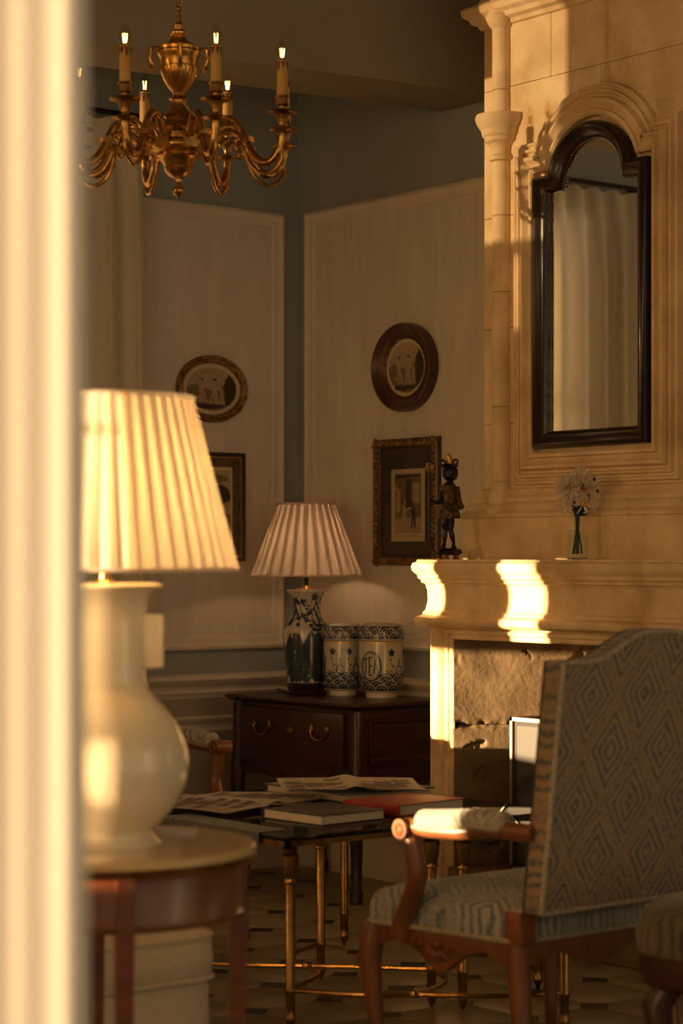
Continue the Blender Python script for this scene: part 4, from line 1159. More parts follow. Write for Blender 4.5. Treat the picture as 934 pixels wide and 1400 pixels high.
pleated(75.5 / sc_, 39 / sc_, sb, st, 26, M['shade_pink'], lamp)
MB().tube([(-0.075, 0.02, 0.006), (-0.10, 0.0, 0.012), (-0.118, -0.01, 0.02), (-0.11, -0.02, 0.005), (-0.09, -0.02, 0.004), (-0.07, -0.01, 0.004)], 0.0028, 6).build('flex', M['iron'], lamp)
ld = bpy.data.lights.new('lamp_bulb', 'POINT'); ld.energy = 1.7; ld.color = (1.0, 0.56, 0.26); ld.shadow_soft_size = 0.03
lo = bpy.data.objects.new('lamp_bulb', ld); COL.objects.link(lo); lo.parent = lamp; lo.location = (0, 0, sb + 0.10)
# ================================================================== STATUETTE ON THE MANTEL
SZ = 1.342
p = on_a(613.5, 762, 5.262)
st_ = thing('statuette', 'dark bronze and gilt figurine holding a tall staff, left end of mantel', 'statuette', (p.x, p.y, SZ), -HEAD + 0.25)
def sp_(x, y, dy=0.0): return Vector(((x - 272) / 2906.0, dy, (1275 - y) / 2906.0))
def remesh(o, vox):
    md = o.modifiers.new('remesh', 'REMESH'); md.mode = 'VOXEL'; md.voxel_size = vox; md.use_smooth_shade = True
    s_ = o.modifiers.new('smooth', 'SMOOTH'); s_.iterations = 3; s_.factor = 0.5
    return o
fg = MB()
fg.tube([sp_(205, 1150, -0.012), sp_(225, 1100), sp_(228, 1030), sp_(232, 960), sp_(222, 900), sp_(232, 800)], [0.009, 0.0065, 0.0105, 0.0095, 0.013, 0.017], 10)
fg.tube([sp_(318, 1145, -0.012), sp_(326, 1095), sp_(312, 1030), sp_(294, 960), sp_(300, 900), sp_(290, 800)], [0.009, 0.0065, 0.0105, 0.0095, 0.013, 0.017], 10)
fg.ell(sp_(195, 1155, -0.014), (0.012, 0.018, 0.007), 10, 6); fg.ell(sp_(318, 1155, -0.014), (0.012, 0.018, 0.007), 10, 6)
fg.tube([sp_(260, 820), sp_(255, 700), sp_(262, 600), sp_(285, 500), sp_(290, 450)], [0.030, 0.026, 0.027, 0.030, 0.014], 14, flat=0.8)
fg.tube([sp_(290, 470), sp_(288, 400)], [0.011, 0.012], 10)
fg.ell(sp_(282, 350, -0.003), (0.029, 0.029, 0.033), 16, 12)
fg.ell(sp_(250, 360, -0.024), (0.006, 0.008, 0.007), 8, 6)
fg.ell(sp_(255, 390, -0.022), (0.010, 0.008, 0.005), 8, 6)
for dx in (-13, 13): fg.ell(sp_(250 + dx, 335, -0.027), (0.004, 0.004, 0.003), 8, 6)
fg.ell(sp_(330, 350, 0.006), (0.018, 0.022, 0.030), 12, 8)
fg.tube([sp_(225, 510), sp_(185, 590, -0.01), sp_(165, 665, -0.018), sp_(90, 672, -0.022), sp_(40, 688, -0.022)], [0.013, 0.0115, 0.0095, 0.008, 0.009], 10)
fg.tube([sp_(350, 500), sp_(366, 580), sp_(362, 660, -0.006), sp_(352, 730, -0.012)], [0.013, 0.0115, 0.010, 0.009], 10)
remesh(fg.build('figure', M['bronze'], st_), 0.0022)
tn = MB()
tn.lathe([(0.030, 0.272), (0.034, 0.255), (0.033, 0.225), (0.031, 0.205), (0.034, 0.196), (0.040, 0.18), (0.046, 0.158), (0.044, 0.150), (0.03, 0.15)], 36, c=(-0.002, 0, 0), sy=0.85, rip=lambda t, z: 1 + (0.10 * sin(t * 7) if z < 0.185 else 0.02 * sin(t * 5)))
tn.tube([sp_(352, 500), sp_(368, 590), sp_(374, 670, -0.004), sp_(382, 724, -0.008)], [0.015, 0.014, 0.016, 0.022], 10)
tn.ell(sp_(395, 728, -0.006), (0.014, 0.012, 0.006), 8, 5)
tn.tube([sp_(178, 715, -0.03), sp_(240, 725, -0.036), sp_(300, 690, -0.032), sp_(335, 640, -0.022)], 0.005, 8)
tn.build('tunic', M['tunic'], st_)
hd = MB()
hd.tube([sp_(290, 270), sp_(278, 220), sp_(268, 165), sp_(262, 150)], [0.010, 0.012, 0.011, 0.005], 10)
hd.build('crest', M['gold'], st_)
lp_ = MB()
lp_.tube([sp_(245 + 0, 265), sp_(228, 225), sp_(200, 215), sp_(178, 235), sp_(180, 262), sp_(196, 275)], 0.004, 8)
lp_.tube([sp_(315, 258), sp_(330, 215), sp_(355, 205), sp_(375, 222), sp_(372, 248), sp_(345, 262)], 0.004, 8)
lp_.lathe([(0.030, 0.338), (0.034, 0.344), (0.028, 0.350)], 20, c=(sp_(285, 300).x, 0.0, 0))
lp_.build('headband_loops', M['bronze'], st_)
sf_ = MB()
sf_.tube([sp_(38, 330, -0.022), sp_(36, 600, -0.022), sp_(30, 800, -0.022), sp_(45, 1000, -0.02), sp_(85, 1150, -0.016), sp_(110, 1200, -0.012)], [0.004, 0.0035, 0.0035, 0.0035, 0.0035, 0.004], 8)
sf_.build('staff', M['bronze'], st_)
th_ = MB(); th_.lathe([(0.004, -0.012), (0.014, 0.0), (0.016, 0.012), (0.012, 0.022), (0.0, 0.026)], 14, rip=lambda t, z: 1 + 0.18 * sin(t * 5))
o = th_.build('staff_head', M['gilt'], st_); o.location = sp_(45, 320, -0.022)
bs = MB()
bs.lathe([(0.0, 0.016), (0.040, 0.016), (0.045, 0.022), (0.043, 0.030), (0.030, 0.040), (0.0, 0.042)], 24, rip=lambda t, z: 1 + 0.08 * sin(t * 4 + 1) + 0.05 * sin(t * 7))
bs.ell(sp_(378, 1195), (0.016, 0.014, 0.012), 10, 6)
bs.build('base', M['bronze'], st_)
for k in range(5):
    t = 2 * pi * k / 5 - 0.9
    MB().lathe([(0.010, 0.0), (0.013, 0.004), (0.008, 0.010), (0.012, 0.018), (0.0, 0.019)], 12, c=(0.034 * cos(t), 0.034 * sin(t), 0)).build('foot', M['gold'], st_)

# ================================================================== FLOWERS IN A GLASS BOTTLE
p = on_a(789.5, 765, 5.285)
fv = thing('bud_vase', 'small clear ribbed glass bottle vase on the mantel', 'vase', (p.x, p.y, SZ), -HEAD)
def sq(r, n=32, e=5.0):
    o = []
    for i in range(n):
        t = 2 * pi * i / n; c_, s_ = cos(t), sin(t)
        o.append((math.copysign(abs(c_) ** (2 / e), c_) * r, math.copysign(abs(s_) ** (2 / e), s_) * r))
    return o
gb = MB()
lev = [(0.0, 0.0, 5), (0.033, 0.001, 5), (0.034, 0.006, 5), (0.034, 0.088, 5), (0.032, 0.096, 4), (0.022, 0.102, 3), (0.012, 0.104, 2), (0.0115, 0.135, 2), (0.013, 0.137, 2)]
rings = [[(x, y, z) for x, y in sq(r, 32, e)] for r, z, e in lev]
gb.add([q for r in rings for q in r], [(i * 32 + k, i * 32 + (k + 1) % 32, (i + 1) * 32 + (k + 1) % 32, (i + 1) * 32 + k) for i in range(len(rings) - 1) for k in range(32)])
for k in range(9):
    x = -0.028 + k * 0.007
    gb.tube([(x, -0.0345, 0.012), (x, -0.0345, 0.082)], 0.0018, 6)
gb.build('glass_bottle', M['glass'], fv)
MB().box(-0.032, 0.032, -0.032, 0.032, 0.001, 0.007).build('glass_foot', mat('thick_glass_foot', (0.30, 0.27, 0.2), None, 0.1, coat=0.5), fv, bevel=0.003)
bq = thing('flower_bunch', 'bunch of white and cream flowers with one red accent in the bottle', 'flowers', (p.x, p.y, SZ + 0.02), -HEAD)
stm = MB()
rnd = random.Random(11)
for k in range(7):
    a = rnd.uniform(-0.018, 0.018); b = rnd.uniform(-0.012, 0.012)
    stm.tube([(a, b, 0.0), (a * 0.2, b * 0.2, 0.085), (a * 0.3, b * 0.2, 0.12), (rnd.uniform(-0.02, 0.02), rnd.uniform(-0.01, 0.02), 0.17)], 0.0032, 6)
stm.build('stems', M['stem'], bq)
def petal(mb, c, d, ln, wd, cup=0.3, n=5):
    d = Vector(d).normalized(); s = d.orthogonal().normalized(); nn = d.cross(s)
    vs_ = []
    for i in range(n):
        t = i / (n - 1); h = wd / 2 * sin(pi * (0.12 + 0.80 * t))
        q = Vector(c) + d * ln * t + nn * (cup * ln * t * t)
        vs_ += [q - s * h, q + nn * (-0.15 * h), q + s * h]
    mb.add(vs_, [(i * 3 + j, i * 3 + j + 1, i * 3 + 4 + j, i * 3 + 3 + j) for i in range(n - 1) for j in range(2)])
def mum(c, r, n, seed, name='bloom', m=None, core=None):
    mb = MB(); rr = random.Random(seed); c = Vector(c)
    for k in range(n):
        zz = 1 - 1.5 * (k + 0.5) / n; t = k * 2.39996
        q = sqrt(max(0, 1 - zz * zz))
        d = Vector((q * cos(t), -zz, q * sin(t))) + Vector((rr.uniform(-.15, .15), 0, rr.uniform(-.15, .15)))
        petal(mb, c + d * r * 0.15, d, r * rr.uniform(0.85, 1.05), r * 0.28, 0.12)
    o = mb.build(name, m or M['petal'], bq, recalc=False)
    if core: MB().ell(c + Vector((0, -r * 0.45, 0)), (r * 0.28, r * 0.25, r * 0.28), 10, 6).build('flower_centre', core, o)
    return o
mum((-0.030, -0.012, 0.222), 0.050, 110, 1)
mum((0.040, 0.006, 0.222), 0.044, 46, 2)
mum((0.008, 0.010, 0.258), 0.042, 34, 3)
mum((0.018, -0.020, 0.172), 0.036, 11, 4, core=M['petal_gold'])
mum((-0.042, -0.006, 0.160), 0.030, 22, 5)
mum((0.050, 0.0, 0.180), 0.032, 20, 6)
mum((0.016, -0.042, 0.226), 0.016, 16, 7, 'red_bloom', M['petal_red'])
lv = MB()
for k in range(12):
    t = rnd.uniform(0, 2 * pi); petal(lv, (0.01, 0, 0.125 + rnd.uniform(0, .03)), (cos(t), sin(t) * 0.6, rnd.uniform(0.0, 0.9)), rnd.uniform(0.03, 0.05), 0.012, 0.2)
for (x, z) in ((0.055, 0.255), (0.066, 0.215), (-0.014, 0.176), (0.035, 0.2)): lv.ell((x, -0.03, z), (0.005, 0.005, 0.007), 8, 5)
lv.build('leaves', M['stem'], bq)

# ================================================================== METAL BOX IN THE FIREBOX
p0 = on_a(697, 1000, 5.30)
bxr = thing('fire_box', 'small steel framed metal box with ring handle inside the firebox', 'metal box', (p0.x + 0.13, p0.y - 0.10, 0.235))
zt = on_a(697, 980, 5.30).z - 0.235
MB().box(-0.12, 0.12, -0.09, 0.09, 0.0, zt - 0.004).build('panel', M['soot'], bxr)
fr_ = MB()
for x in (-0.13, 0.118):
    for y in (-0.10, 0.088): fr_.box(x, x + 0.012, y, y + 0.012, 0, zt)
for z in (0.0, zt - 0.014):
    for x in (-0.13, 0.118): fr_.box(x, x + 0.012, -0.10, 0.10, z, z + 0.014)
    for y in (-0.10, 0.088): fr_.box(-0.13, 0.13, y, y + 0.012, z, z + 0.014)
fr_.build('frame', M['steel'], bxr)
MB().box(-0.122, -0.1205, -0.07, 0.07, 0.03, zt - 0.03).build('front_sheet', mat('dull_steel_sheet', (0.045, 0.038, 0.030), None, 0.6, 0.0), bxr)
MB().tube([(0.0, 0.02 * cos(t), zt + 0.018 + 0.02 * sin(t)) for t in [2 * pi * i / 20 for i in range(21)]], 0.003, 8, cap=False).build('ring_handle', M['steel'], bxr)

# ================================================================== GLASS COFFEE TABLE
TZ = 0.56
ct = thing('coffee_table', 'glass topped coffee table on slim brass legs with curved stretchers', 'table', (4.22, 5.45, 0))
ox, oy = ct.location.x, ct.location.y
def tf(a, b, z): return (a - ox, b - oy, z)
MB().box(3.69, 4.75, 4.975, 6.05, TZ - 0.014, TZ, tf).build('glass_top', M['glass_top'], ct, bevel=0.002)
MB().box(4.29, 4.75, 4.47, 4.968, TZ - 0.014, TZ, tf).build('glass_leaf', M['glass_top'], ct, bevel=0.002)
fr_ = MB()
def framebar(a0, a1, b0, b1):
    w = 0.014
    fr_.box(a0, a1, b0, b0 + w, TZ - 0.030, TZ - 0.0145, tf); fr_.box(a0, a1, b1 - w, b1, TZ - 0.030, TZ - 0.0145, tf)
    fr_.box(a0, a0 + w, b0, b1, TZ - 0.030, TZ - 0.0145, tf); fr_.box(a1 - w, a1, b0, b1, TZ - 0.030, TZ - 0.0145, tf)
framebar(3.695, 4.745, 4.98, 6.045); framebar(4.295, 4.745, 4.475, 4.963)
fr_.build('top_frame', M['brass_dark'], ct)
leg_me = MB().lathe([(0.0, 0.0), (0.004, 0.002), (0.015, 0.030), (0.015, 0.040), (0.012, 0.046), (0.0135, 0.06), (0.0135, 0.105), (0.017, 0.110), (0.017, 0.120), (0.0135, 0.125), (0.015, 0.42), (0.019, 0.424), (0.019, 0.430), (0.016, 0.436), (0.020, 0.450), (0.024, 0.480), (0.026, 0.500), (0.018, 0.508), (0.022, 0.520), (0.014, TZ - 0.029), (0.0, TZ - 0.029)], 18, rip=lambda t, z: 1 + (0.04 * cos(t * 8) if 0.13 < z < 0.41 else 0)).mesh('leg', M['brass_dark'])
LG = {'A': (3.737, 5.020), 'C': (4.262, 5.016), 'B': (4.262, 5.563), 'D': (4.325, 4.510), 'E': (3.737, 6.0), 'F': (4.70, 6.0), 'G': (4.70, 5.02), 'H': (4.70, 4.51), 'C2': (4.315, 4.935)}
for k, (a, b) in LG.items(): inst(leg_me, 'leg', ct, tf(a, b, 0))
ZS = 0.115
def stretch(pts, r=0.0075):
    MB().tube([tf(q.x, q.y, ZS) for q in smooth([Vector(q) for q in pts], 6)], r, 8).build('stretcher', M['brass'], ct)
n1 = (4.0, 5.29)
stretch([LG['B'], (4.12, 5.50), (4.02, 5.38), n1])
stretch([LG['C'], (4.13, 5.16), n1, (3.86, 5.42), (3.737, 5.58)])
stretch([LG['A'], (3.86, 5.10), (3.96, 5.18), n1])
n2 = (3.98, 4.76)
stretch([LG['A'], (3.80, 4.92), (3.88, 4.82), n2])
stretch([LG['C'], (4.20, 4.88), (4.10, 4.80), n2])
stretch([n2, (4.13, 4.61), LG['D']])
MB().lathe([(0.0, -0.010), (0.014, -0.008), (0.018, 0.0), (0.014, 0.010), (0.0, 0.014)], 14).build('stretcher_boss', M['brass'], ct, loc=tf(n1[0], n1[1], ZS))
MB().lathe([(0.0, -0.010), (0.014, -0.008), (0.018, 0.0), (0.014, 0.010), (0.0, 0.014)], 14).build('stretcher_boss', M['brass'], ct, loc=tf(n2[0], n2[1], ZS))

# blue woven mat over the near edge, blue covered folder behind the newspapers
def mat_fn(u, v):
    b = 5.10 + 0.50 * u
    if v < 0.35: return (3.683, b, TZ - 0.035 + (v / 0.35) * 0.038)
    return (3.683 + (v - 0.35) / 0.65 * 0.10, b, TZ + 0.003)
mt = MB().grid(12, 10, mat_fn)
mt.grid(12, 10, lambda u, v: tuple(Vector(mat_fn(u, v)) + Vector((0.002 if v < 0.35 else 0, 0, 0 if v < 0.35 else -0.002))))
mo = mt.build('place_mat', M['blue_cloth'])
tag(mo, 'blue patterned cloth mat hanging over near edge of glass table', 'cloth')
fo = thing('folder', 'large blue patterned cloth covered folder behind the newspapers', 'folder', (4.53, 5.78, TZ + 0.001))
MB().box(-0.19, 0.19, -0.24, 0.20, 0.0, 0.004).build('cover', M['blue_cloth'], fo, bevel=0.001)
MB().box(-0.18, 0.18, -0.23, 0.19, 0.004, 0.024).build('pages', M['page'], fo)
MB().box(-0.19, 0.19, -0.24, 0.20, 0.024, 0.029).build('cover', M['blue_cloth'], fo, bevel=0.001)

# newspapers
def newspaper(cx, cy, w, h, rz, seed, z0, label, fold=True):
    t = thing('newspaper', label, 'newspaper', (cx, cy, z0), rz, 'newspapers on the glass table')
    rr = random.Random(seed)
    def hgt(x, y):
        return 0.006 + 0.010 * abs(sin(x * 5.2 + seed)) * (0.4 + abs(x)) + 0.005 * sin(y * 11 + seed) + (0.012 * max(0, 1 - abs(x) / 0.05) if fold else 0)
    MB().grid(30, 22, lambda u, v: ((u - .5) * w, (v - .5) * h, hgt((u - .5) * w, (v - .5) * h))).build('sheet', M['paper_white'], t, recalc=False)
    MB().grid(30, 22, lambda u, v: ((u - .5) * w * 0.985 + 0.006, (v - .5) * h * 0.985, hgt((u - .5) * w, (v - .5) * h) - 0.004)).build('sheet', M['paper_white'], t, recalc=False)
    ik = MB(); ik2 = MB()
    def rec(mb, x0, x1, y0, y1):
        mb.grid(8, 5, lambda u, v: (x0 + (x1 - x0) * u, y0 + (y1 - y0) * v, hgt(x0 + (x1 - x0) * u, y0 + (y1 - y0) * v) + 0.0008))
    for s in (-1, 1):
        for c_ in range(3):
            x0 = s * w * 0.25 - w * 0.21 + c_ * w * 0.145
            y = h * 0.42
            while y > -h * 0.44:
                hh_ = rr.choice([0.006, 0.006, 0.006, 0.02])
                if hh_ > 0.01: rec(ik, x0, x0 + w * 0.12, y - hh_ * 1.6, y)
                else: rec(ik, x0, x0 + w * 0.12 * rr.uniform(.7, 1), y - 0.002, y)
                y -= hh_ * 1.6 + 0.006
    rec(ik, -w * 0.44, -w * 0.1, h * 0.1, h * 0.16); rec(ik2, -w * 0.4, -w * 0.12, -h * 0.02, h * 0.05); rec(ik, w * 0.08, w * 0.4, -h * 0.2, h * 0.1)
    ik3 = MB(); rec(ik3, w * 0.1, w * 0.36, h * 0.2, h * 0.25); ik3.build('headline', M['newsred'], t, recalc=False)
    ik.build('print', M['newsink'], t, recalc=False); ik2.build('headline', M['newsred'], t, recalc=False)
    return t
newspaper(3.99, 5.72, 0.54, 0.40, 0.35, 2, TZ + 0.008, 'open newspaper with red headline, near side of the glass table')
newspaper(4.46, 5.66, 0.46, 0.36, -0.55, 5, TZ + 0.036, 'open newspaper lying on the blue patterned folder')

# books
def book(x, y, z, w, h, th, rz, cover, label, spine=None):
    t = thing('book', label, 'book', (x, y, z), rz)
    MB().box(-w / 2, w / 2, -h / 2, h / 2, 0, 0.003).build('cover', cover, t, bevel=0.0008)
    MB().box(-w / 2, w / 2, -h / 2, h / 2, th - 0.003, th).build('cover', cover, t, bevel=0.0008)
    MB().box(-w / 2 + 0.005, w / 2 - 0.005, -h / 2 + 0.005, h / 2 - 0.002, 0.003, th - 0.003).build('pages', M['page'], t)
    MB().tube([(-w / 2, h / 2 - 0.001, th / 2), (w / 2, h / 2 - 0.001, th / 2)], th / 2, 12, flat=0.35).build('spine', cover, t)
    return t
k0 = on_z(428.5, 1131, TZ)
book(k0.x + 0.150, k0.y + 0.145, TZ + 0.001, 0.26, 0.27, 0.030, radians(4), M['darkbook'], 'dark covered hardback with pale pages, near corner of the glass table')
k0 = on_z(498, 1109, TZ)
rb = book(k0.x + 0.12, k0.y - 0.05, TZ + 0.001, 0.24, 0.30, 0.034, radians(97), M['red'], 'red cloth bound book lying beside the dark hardback')

# ================================================================== CARVED ARMCHAIRS
def trap(fh, rh, y0, y1, r=0.05, n=7):
    """rounded trapezoid outline, anticlockwise"""
    cs4 = [(-rh, y0), (rh, y0), (fh, y1), (-fh, y1)]
    out = []
    for i in range(4):
        p = Vector(cs4[i]); a = Vector(cs4[i - 1]); b = Vector(cs4[(i + 1) % 4])
        da = (a - p).normalized(); db = (b - p).normalized()
        for k in range(n):
            t = k / (n - 1)
            q0_ = p + da * r; q1_ = p + db * r
            out.append((1 - t) ** 2 * q0_ + 2 * t * (1 - t) * p + t * t * q1_)
    # densify straight runs
    res = []
    for i in range(len(out)):
        a, b = out[i], out[(i + 1) % len(out)]
        m = max(1, int((b - a).length / 0.05))
        for k in range(m): res.append(a + (b - a) * k / m)
    return res
def loft(mb, outline, levels, c):
    n = len(outline); vs_ = []
    for (s, z) in levels: vs_ += [(c[0] + (q.x - c[0]) * s, c[1] + (q.y - c[1]) * s, z) for q in outline]
    fs_ = [(i * n + k, i * n + (k + 1) % n, (i + 1) * n + (k + 1) % n, (i + 1) * n + k) for i in range(len(levels) - 1) for k in range(n)]
    fs_.append(tuple((len(levels) - 1) * n + k for k in range(n))); fs_.append(tuple(reversed(range(n))))
    return mb.add(vs_, fs_)
FH, RH, Y0, Y1 = 0.345, 0.285, -0.25, 0.26
def armchair(label, loc, rz):
    ch = thing('armchair', label, 'armchair', loc, rz, 'matching upholstered armchairs')
    out = trap(FH, RH, Y0, Y1)
    loft(MB(), out, [(1.0, 0.405), (1.008, 0.43), (1.004, 0.455), (0.98, 0.476), (0.92, 0.490), (0.78, 0.502), (0.5, 0.512), (0.2, 0.515)], (0, 0.0)).build('seat', M['fab_seat'], ch, ang=80)
    MB().tube([(q.x * 1.012, q.y * 1.012, 0.409) for q in out + out[:1]], 0.0065, 6, cap=False).build('seat_braid', M['braid'], ch)
    # rails with shaped lower edge and carved shell
    def rail(p0, p1, shell, name):
        p0, p1 = Vector(p0), Vector(p1); d = p1 - p0; ln = d.length; d.normalize(); nn = Vector((d.y, -d.x))
        pts = [(0, 0.403), (ln, 0.403)]
        for i in range(33):
            t = i / 32; z = 0.345 - 0.020 * cos(2 * pi * t * 2) + 0.018 * (abs(t - .5) * 2) ** 2 - (0.022 * math.exp(-((t - .5) / .1) ** 2) if shell else 0)
            pts.append((ln * (1 - t), z))
        r_ = MB().prism(pts, lambda u, z, w: (p0.x + d.x * u + nn.x * w, p0.y + d.y * u + nn.y * w, z), -0.03, 0.0).build(name, M['walnut'], ch, bevel=0.003)
        if shell:
            sh = MB()
            c_ = p0 + d * (ln / 2) + nn * 0.002
            for k in range(9):
                t = pi * (0.06 + 0.88 * k / 8)
                q = Vector((c_.x + d.x * 0.020 * cos(t), c_.y + d.y * 0.020 * cos(t), 0.372 - 0.020 * sin(t)))
                e = Vector((c_.x + d.x * 0.042 * cos(t), c_.y + d.y * 0.042 * cos(t), 0.376 - 0.042 * sin(t)))
                sh.tube([q, (q + e) / 2 + Vector((nn.x, nn.y, 0)) * 0.006, e], [0.004, 0.006, 0.005], 6)
            sh.ell((c_.x, c_.y, 0.376), (0.013, 0.013, 0.012), 10, 6)
            for s in (-1, 1):
                sh.tube([(c_.x + d.x * s * 0.045, c_.y + d.y * s * 0.045, 0.375), (c_.x + d.x * s * 0.09, c_.y + d.y * s * 0.09, 0.362), (c_.x + d.x * s * 0.14, c_.y + d.y * s * 0.14, 0.372)], [0.008, 0.007, 0.003], 6)
            sh.build('carved_shell', M['walnut'], r_)
    rail((-FH, Y1), (-RH, Y0), True, 'side_rail'); rail((RH, Y0), (FH, Y1), True, 'side_rail')
    rail((FH, Y1), (-FH, Y1), True, 'front_rail'); rail((-RH, Y0), (RH, Y0), False, 'rear_rail')
    for sx in (-1, 1):
        x, y = sx * (FH - 0.022), Y1 - 0.022
        P = [(x, y, 0.403), (x + sx * .006, y + .006, 0.36), (x + sx * .012, y + .012, 0.31), (x + sx * .006, y + .006, 0.22), (x - sx * .004, y - .004, 0.12), (x, y, 0.05), (x + sx * .012, y + .012, 0.025), (x + sx * .014, y + .014, 0.0)]
        MB().tube(P, [0.030, 0.033, 0.032, 0.025, 0.019, 0.017, 0.021, 0.018], 12).build('leg', M['walnut'], ch)
        x, y = sx * (RH - 0.02), Y0 + 0.02
        rl = MB()
        rl.tube([(x, y, 0.41), (x, y, 0.34), (x, y - 0.01, 0.22), (x, y - 0.03, 0.1), (x, y - 0.055, 0.0)], [0.030, 0.030, 0.027, 0.024, 0.021], 10)
        rl.build('leg', M['walnut'], ch)
        MB().box(x - 0.028, x + 0.028, y - 0.035, y + 0.025, 0.40, 0.485).build('back_post', M['walnut'], ch, bevel=0.006)
    # upholstered back, reclined, with a serpentine crest
    def crest(x):
        t = abs(x) / 0.335
        return 1.105 + 0.070 * (0.5 + 0.5 * cos(pi * min(1, max(0, (t - 0.12) / 0.62))))
    ol = [(-0.285, 0.482), (0.285, 0.482)] + [(0.285 + 0.05 * k / 8, 0.482 + (crest(0.335) - 0.482) * k / 8) for k in range(1, 9)]
    for i in range(1, 31):
        x = 0.335 - 0.67 * i / 30; ol.append((x, crest(x)))
    ol += [(-0.285 - 0.05 * k / 8, 0.482 + (crest(0.335) - 0.482) * k / 8) for k in range(7, 0, -1)]
    def bf(x, z, w): return (x, Y0 - 0.005 - (z - 0.45) * 0.20 - w, z)
    MB().prism(ol, bf, 0.0, 0.062).build('backrest', M['fab_back'], ch, bevel=0.014)
    ov = [(x * 0.86, 0.79 + (z - 0.79) * 0.86) for x, z in ol]
    pad = MB(); nO = len(ol)
    pad.add([bf(x, z, -0.0) for x, z in ol] + [bf(x, z, -0.022) for x, z in ov], [(i, (i + 1) % nO, nO + (i + 1) % nO, nO + i) for i in range(nO)] + [tuple(range(nO, 2 * nO))])
    pad.build('back_cushion', M['fab_back'], ch)
    MB().tube([bf(x * 0.985, 0.78 + (z - 0.78) * 0.985, 0.0615) for x, z in ol + ol[:1]], 0.0062, 6, cap=False).build('back_braid', M['braid'], ch)
    for sx in (-1, 1):
        ar = MB()
        P = [bf(sx * 0.305, 0.685, 0.02), (sx * 0.325, -0.22, 0.685), (sx * 0.345, -0.11, 0.672), (sx * 0.358, -0.01, 0.668), (sx * 0.362, 0.045, 0.672), (sx * 0.362, 0.075, 0.662)]
        sm = smooth([Vector(q) for q in P], 4)
        ar.tube(sm, [0.021] * (len(sm) - 4) + [0.023, 0.026, 0.027, 0.024], 12)
        ar.tube([(sx * 0.362 - 0.034, 0.065, 0.665), (sx * 0.362 + 0.034, 0.065, 0.665)], 0.026, 14)
        for s in (-1, 1): ar.tube([(sx * 0.362 + s * 0.034, 0.065 + 0.012 * cos(t), 0.665 + 0.012 * sin(t)) for t in [2 * pi * i / 12 for i in range(13)]], 0.005, 6, cap=False)
        a_ = ar.build('arm', M['walnut'], ch)
        P = [(sx * 0.358, 0.060, 0.655), (sx * 0.357, 0.050, 0.60), (sx * 0.353, 0.045, 0.54), (sx * 0.346, 0.075, 0.48), (sx * 0.335, 0.115, 0.43), (sx * 0.328, 0.13, 0.38)]
        sm = smooth([Vector(q) for q in P], 4)
        MB().tube(sm, [0.022 + 0.008 * i / len(sm) for i in range(len(sm))], 12).build('arm_support', M['walnut'], ch)
        pd = MB()
        sm = smooth([Vector(q) for q in [(sx * 0.316, -0.245, 0.700), (sx * 0.331, -0.17, 0.702), (sx * 0.346, -0.09, 0.696), (sx * 0.355, -0.02, 0.690), (sx * 0.359, 0.020, 0.687)]], 5)
        pd.tube(sm, [0.030 if 0 < i < len(sm) - 1 else 0.018 for i in range(len(sm))], 14, flat=1.15)
        pd.build('arm_pad', M['fab_side'], a_)
        MB().tube([tuple(q + Vector((sx * 0.033, 0, -0.012))) for q in sm], 0.004, 6).build('arm_braid', M['braid'], a_)
    return ch
armchair('blue and tan diamond damask armchair seen from behind, before the fireplace', (3.915, 4.215, 0), radians(2))
armchair('blue damask armchair with light walnut arm between near lamp and commode', (4.16, 6.56, 0), radians(180))

# ================================================================== STOOL AT THE LOWER RIGHT
stl = thing('stool', 'upholstered stool, shade put into its cloth colour, cut off by the lower right corner of the picture', 'stool', (3.905, 3.305, 0), radians(10))
so = trap(0.30, 0.30, -0.30, 0.30, 0.16, 9)
loft(MB(), so, [(1.0, 0.455), (1.012, 0.49), (1.0, 0.525), (0.96, 0.55), (0.86, 0.568), (0.6, 0.58), (0.25, 0.584)], (0, 0)).build('seat', M['fab_shaded'], stl, ang=80)
loft(MB(), so, [(0.93, 0.375), (0.97, 0.385), (0.985, 0.42), (0.99, 0.455)], (0, 0)).build('seat_rail', M['mahogany'], stl)
for sx in (-1, 1):
    for sy in (-1, 1):
        x, y = sx * 0.20, sy * 0.20
        MB().tube([(x, y, 0.40), (x + sx * .03, y + sy * .03, 0.33), (x + sx * .02, y + sy * .02, 0.2), (x, y, 0.08), (x + sx * .02, y + sy * .02, 0.0)], [0.035, 0.036, 0.025, 0.019, 0.022], 12).build('leg', M['mahogany'], stl)

# ================================================================== SIDE TABLE AND NEAR LAMP
ns = FPX / LAMP_D
lp0 = at_depth(143, 1150, LAMP_D)
SZT = 0.752
stb = thing('side_table', 'round polished cherry side table with honey top and brass rim', 'table', (lp0.x, lp0.y, 0), -HEAD)
TR = 0.318
MB().lathe([(0.0, SZT - 0.022), (TR - 0.012, SZT - 0.022), (TR, SZT - 0.016), (TR, SZT - 0.004), (TR - 0.005, SZT), (0.0, SZT)], 72).build('top', M['tabletop'], stb)
MB().lathe([(TR - 0.008, SZT - 0.034), (TR + 0.001, SZT - 0.032), (TR + 0.003, SZT - 0.024), (TR - 0.006, SZT - 0.020)], 72).build('brass_rim', M['brass_dark'], stb)
MB().lathe([(TR - 0.05, SZT - 0.145), (TR - 0.028, SZT - 0.145), (TR - 0.026, SZT - 0.138), (TR - 0.030, SZT - 0.132), (TR - 0.030, SZT - 0.04), (TR - 0.022, SZT - 0.034), (TR - 0.022, SZT - 0.022), (TR - 0.05, SZT - 0.022)], 72).build('apron', M['cherry'], stb)
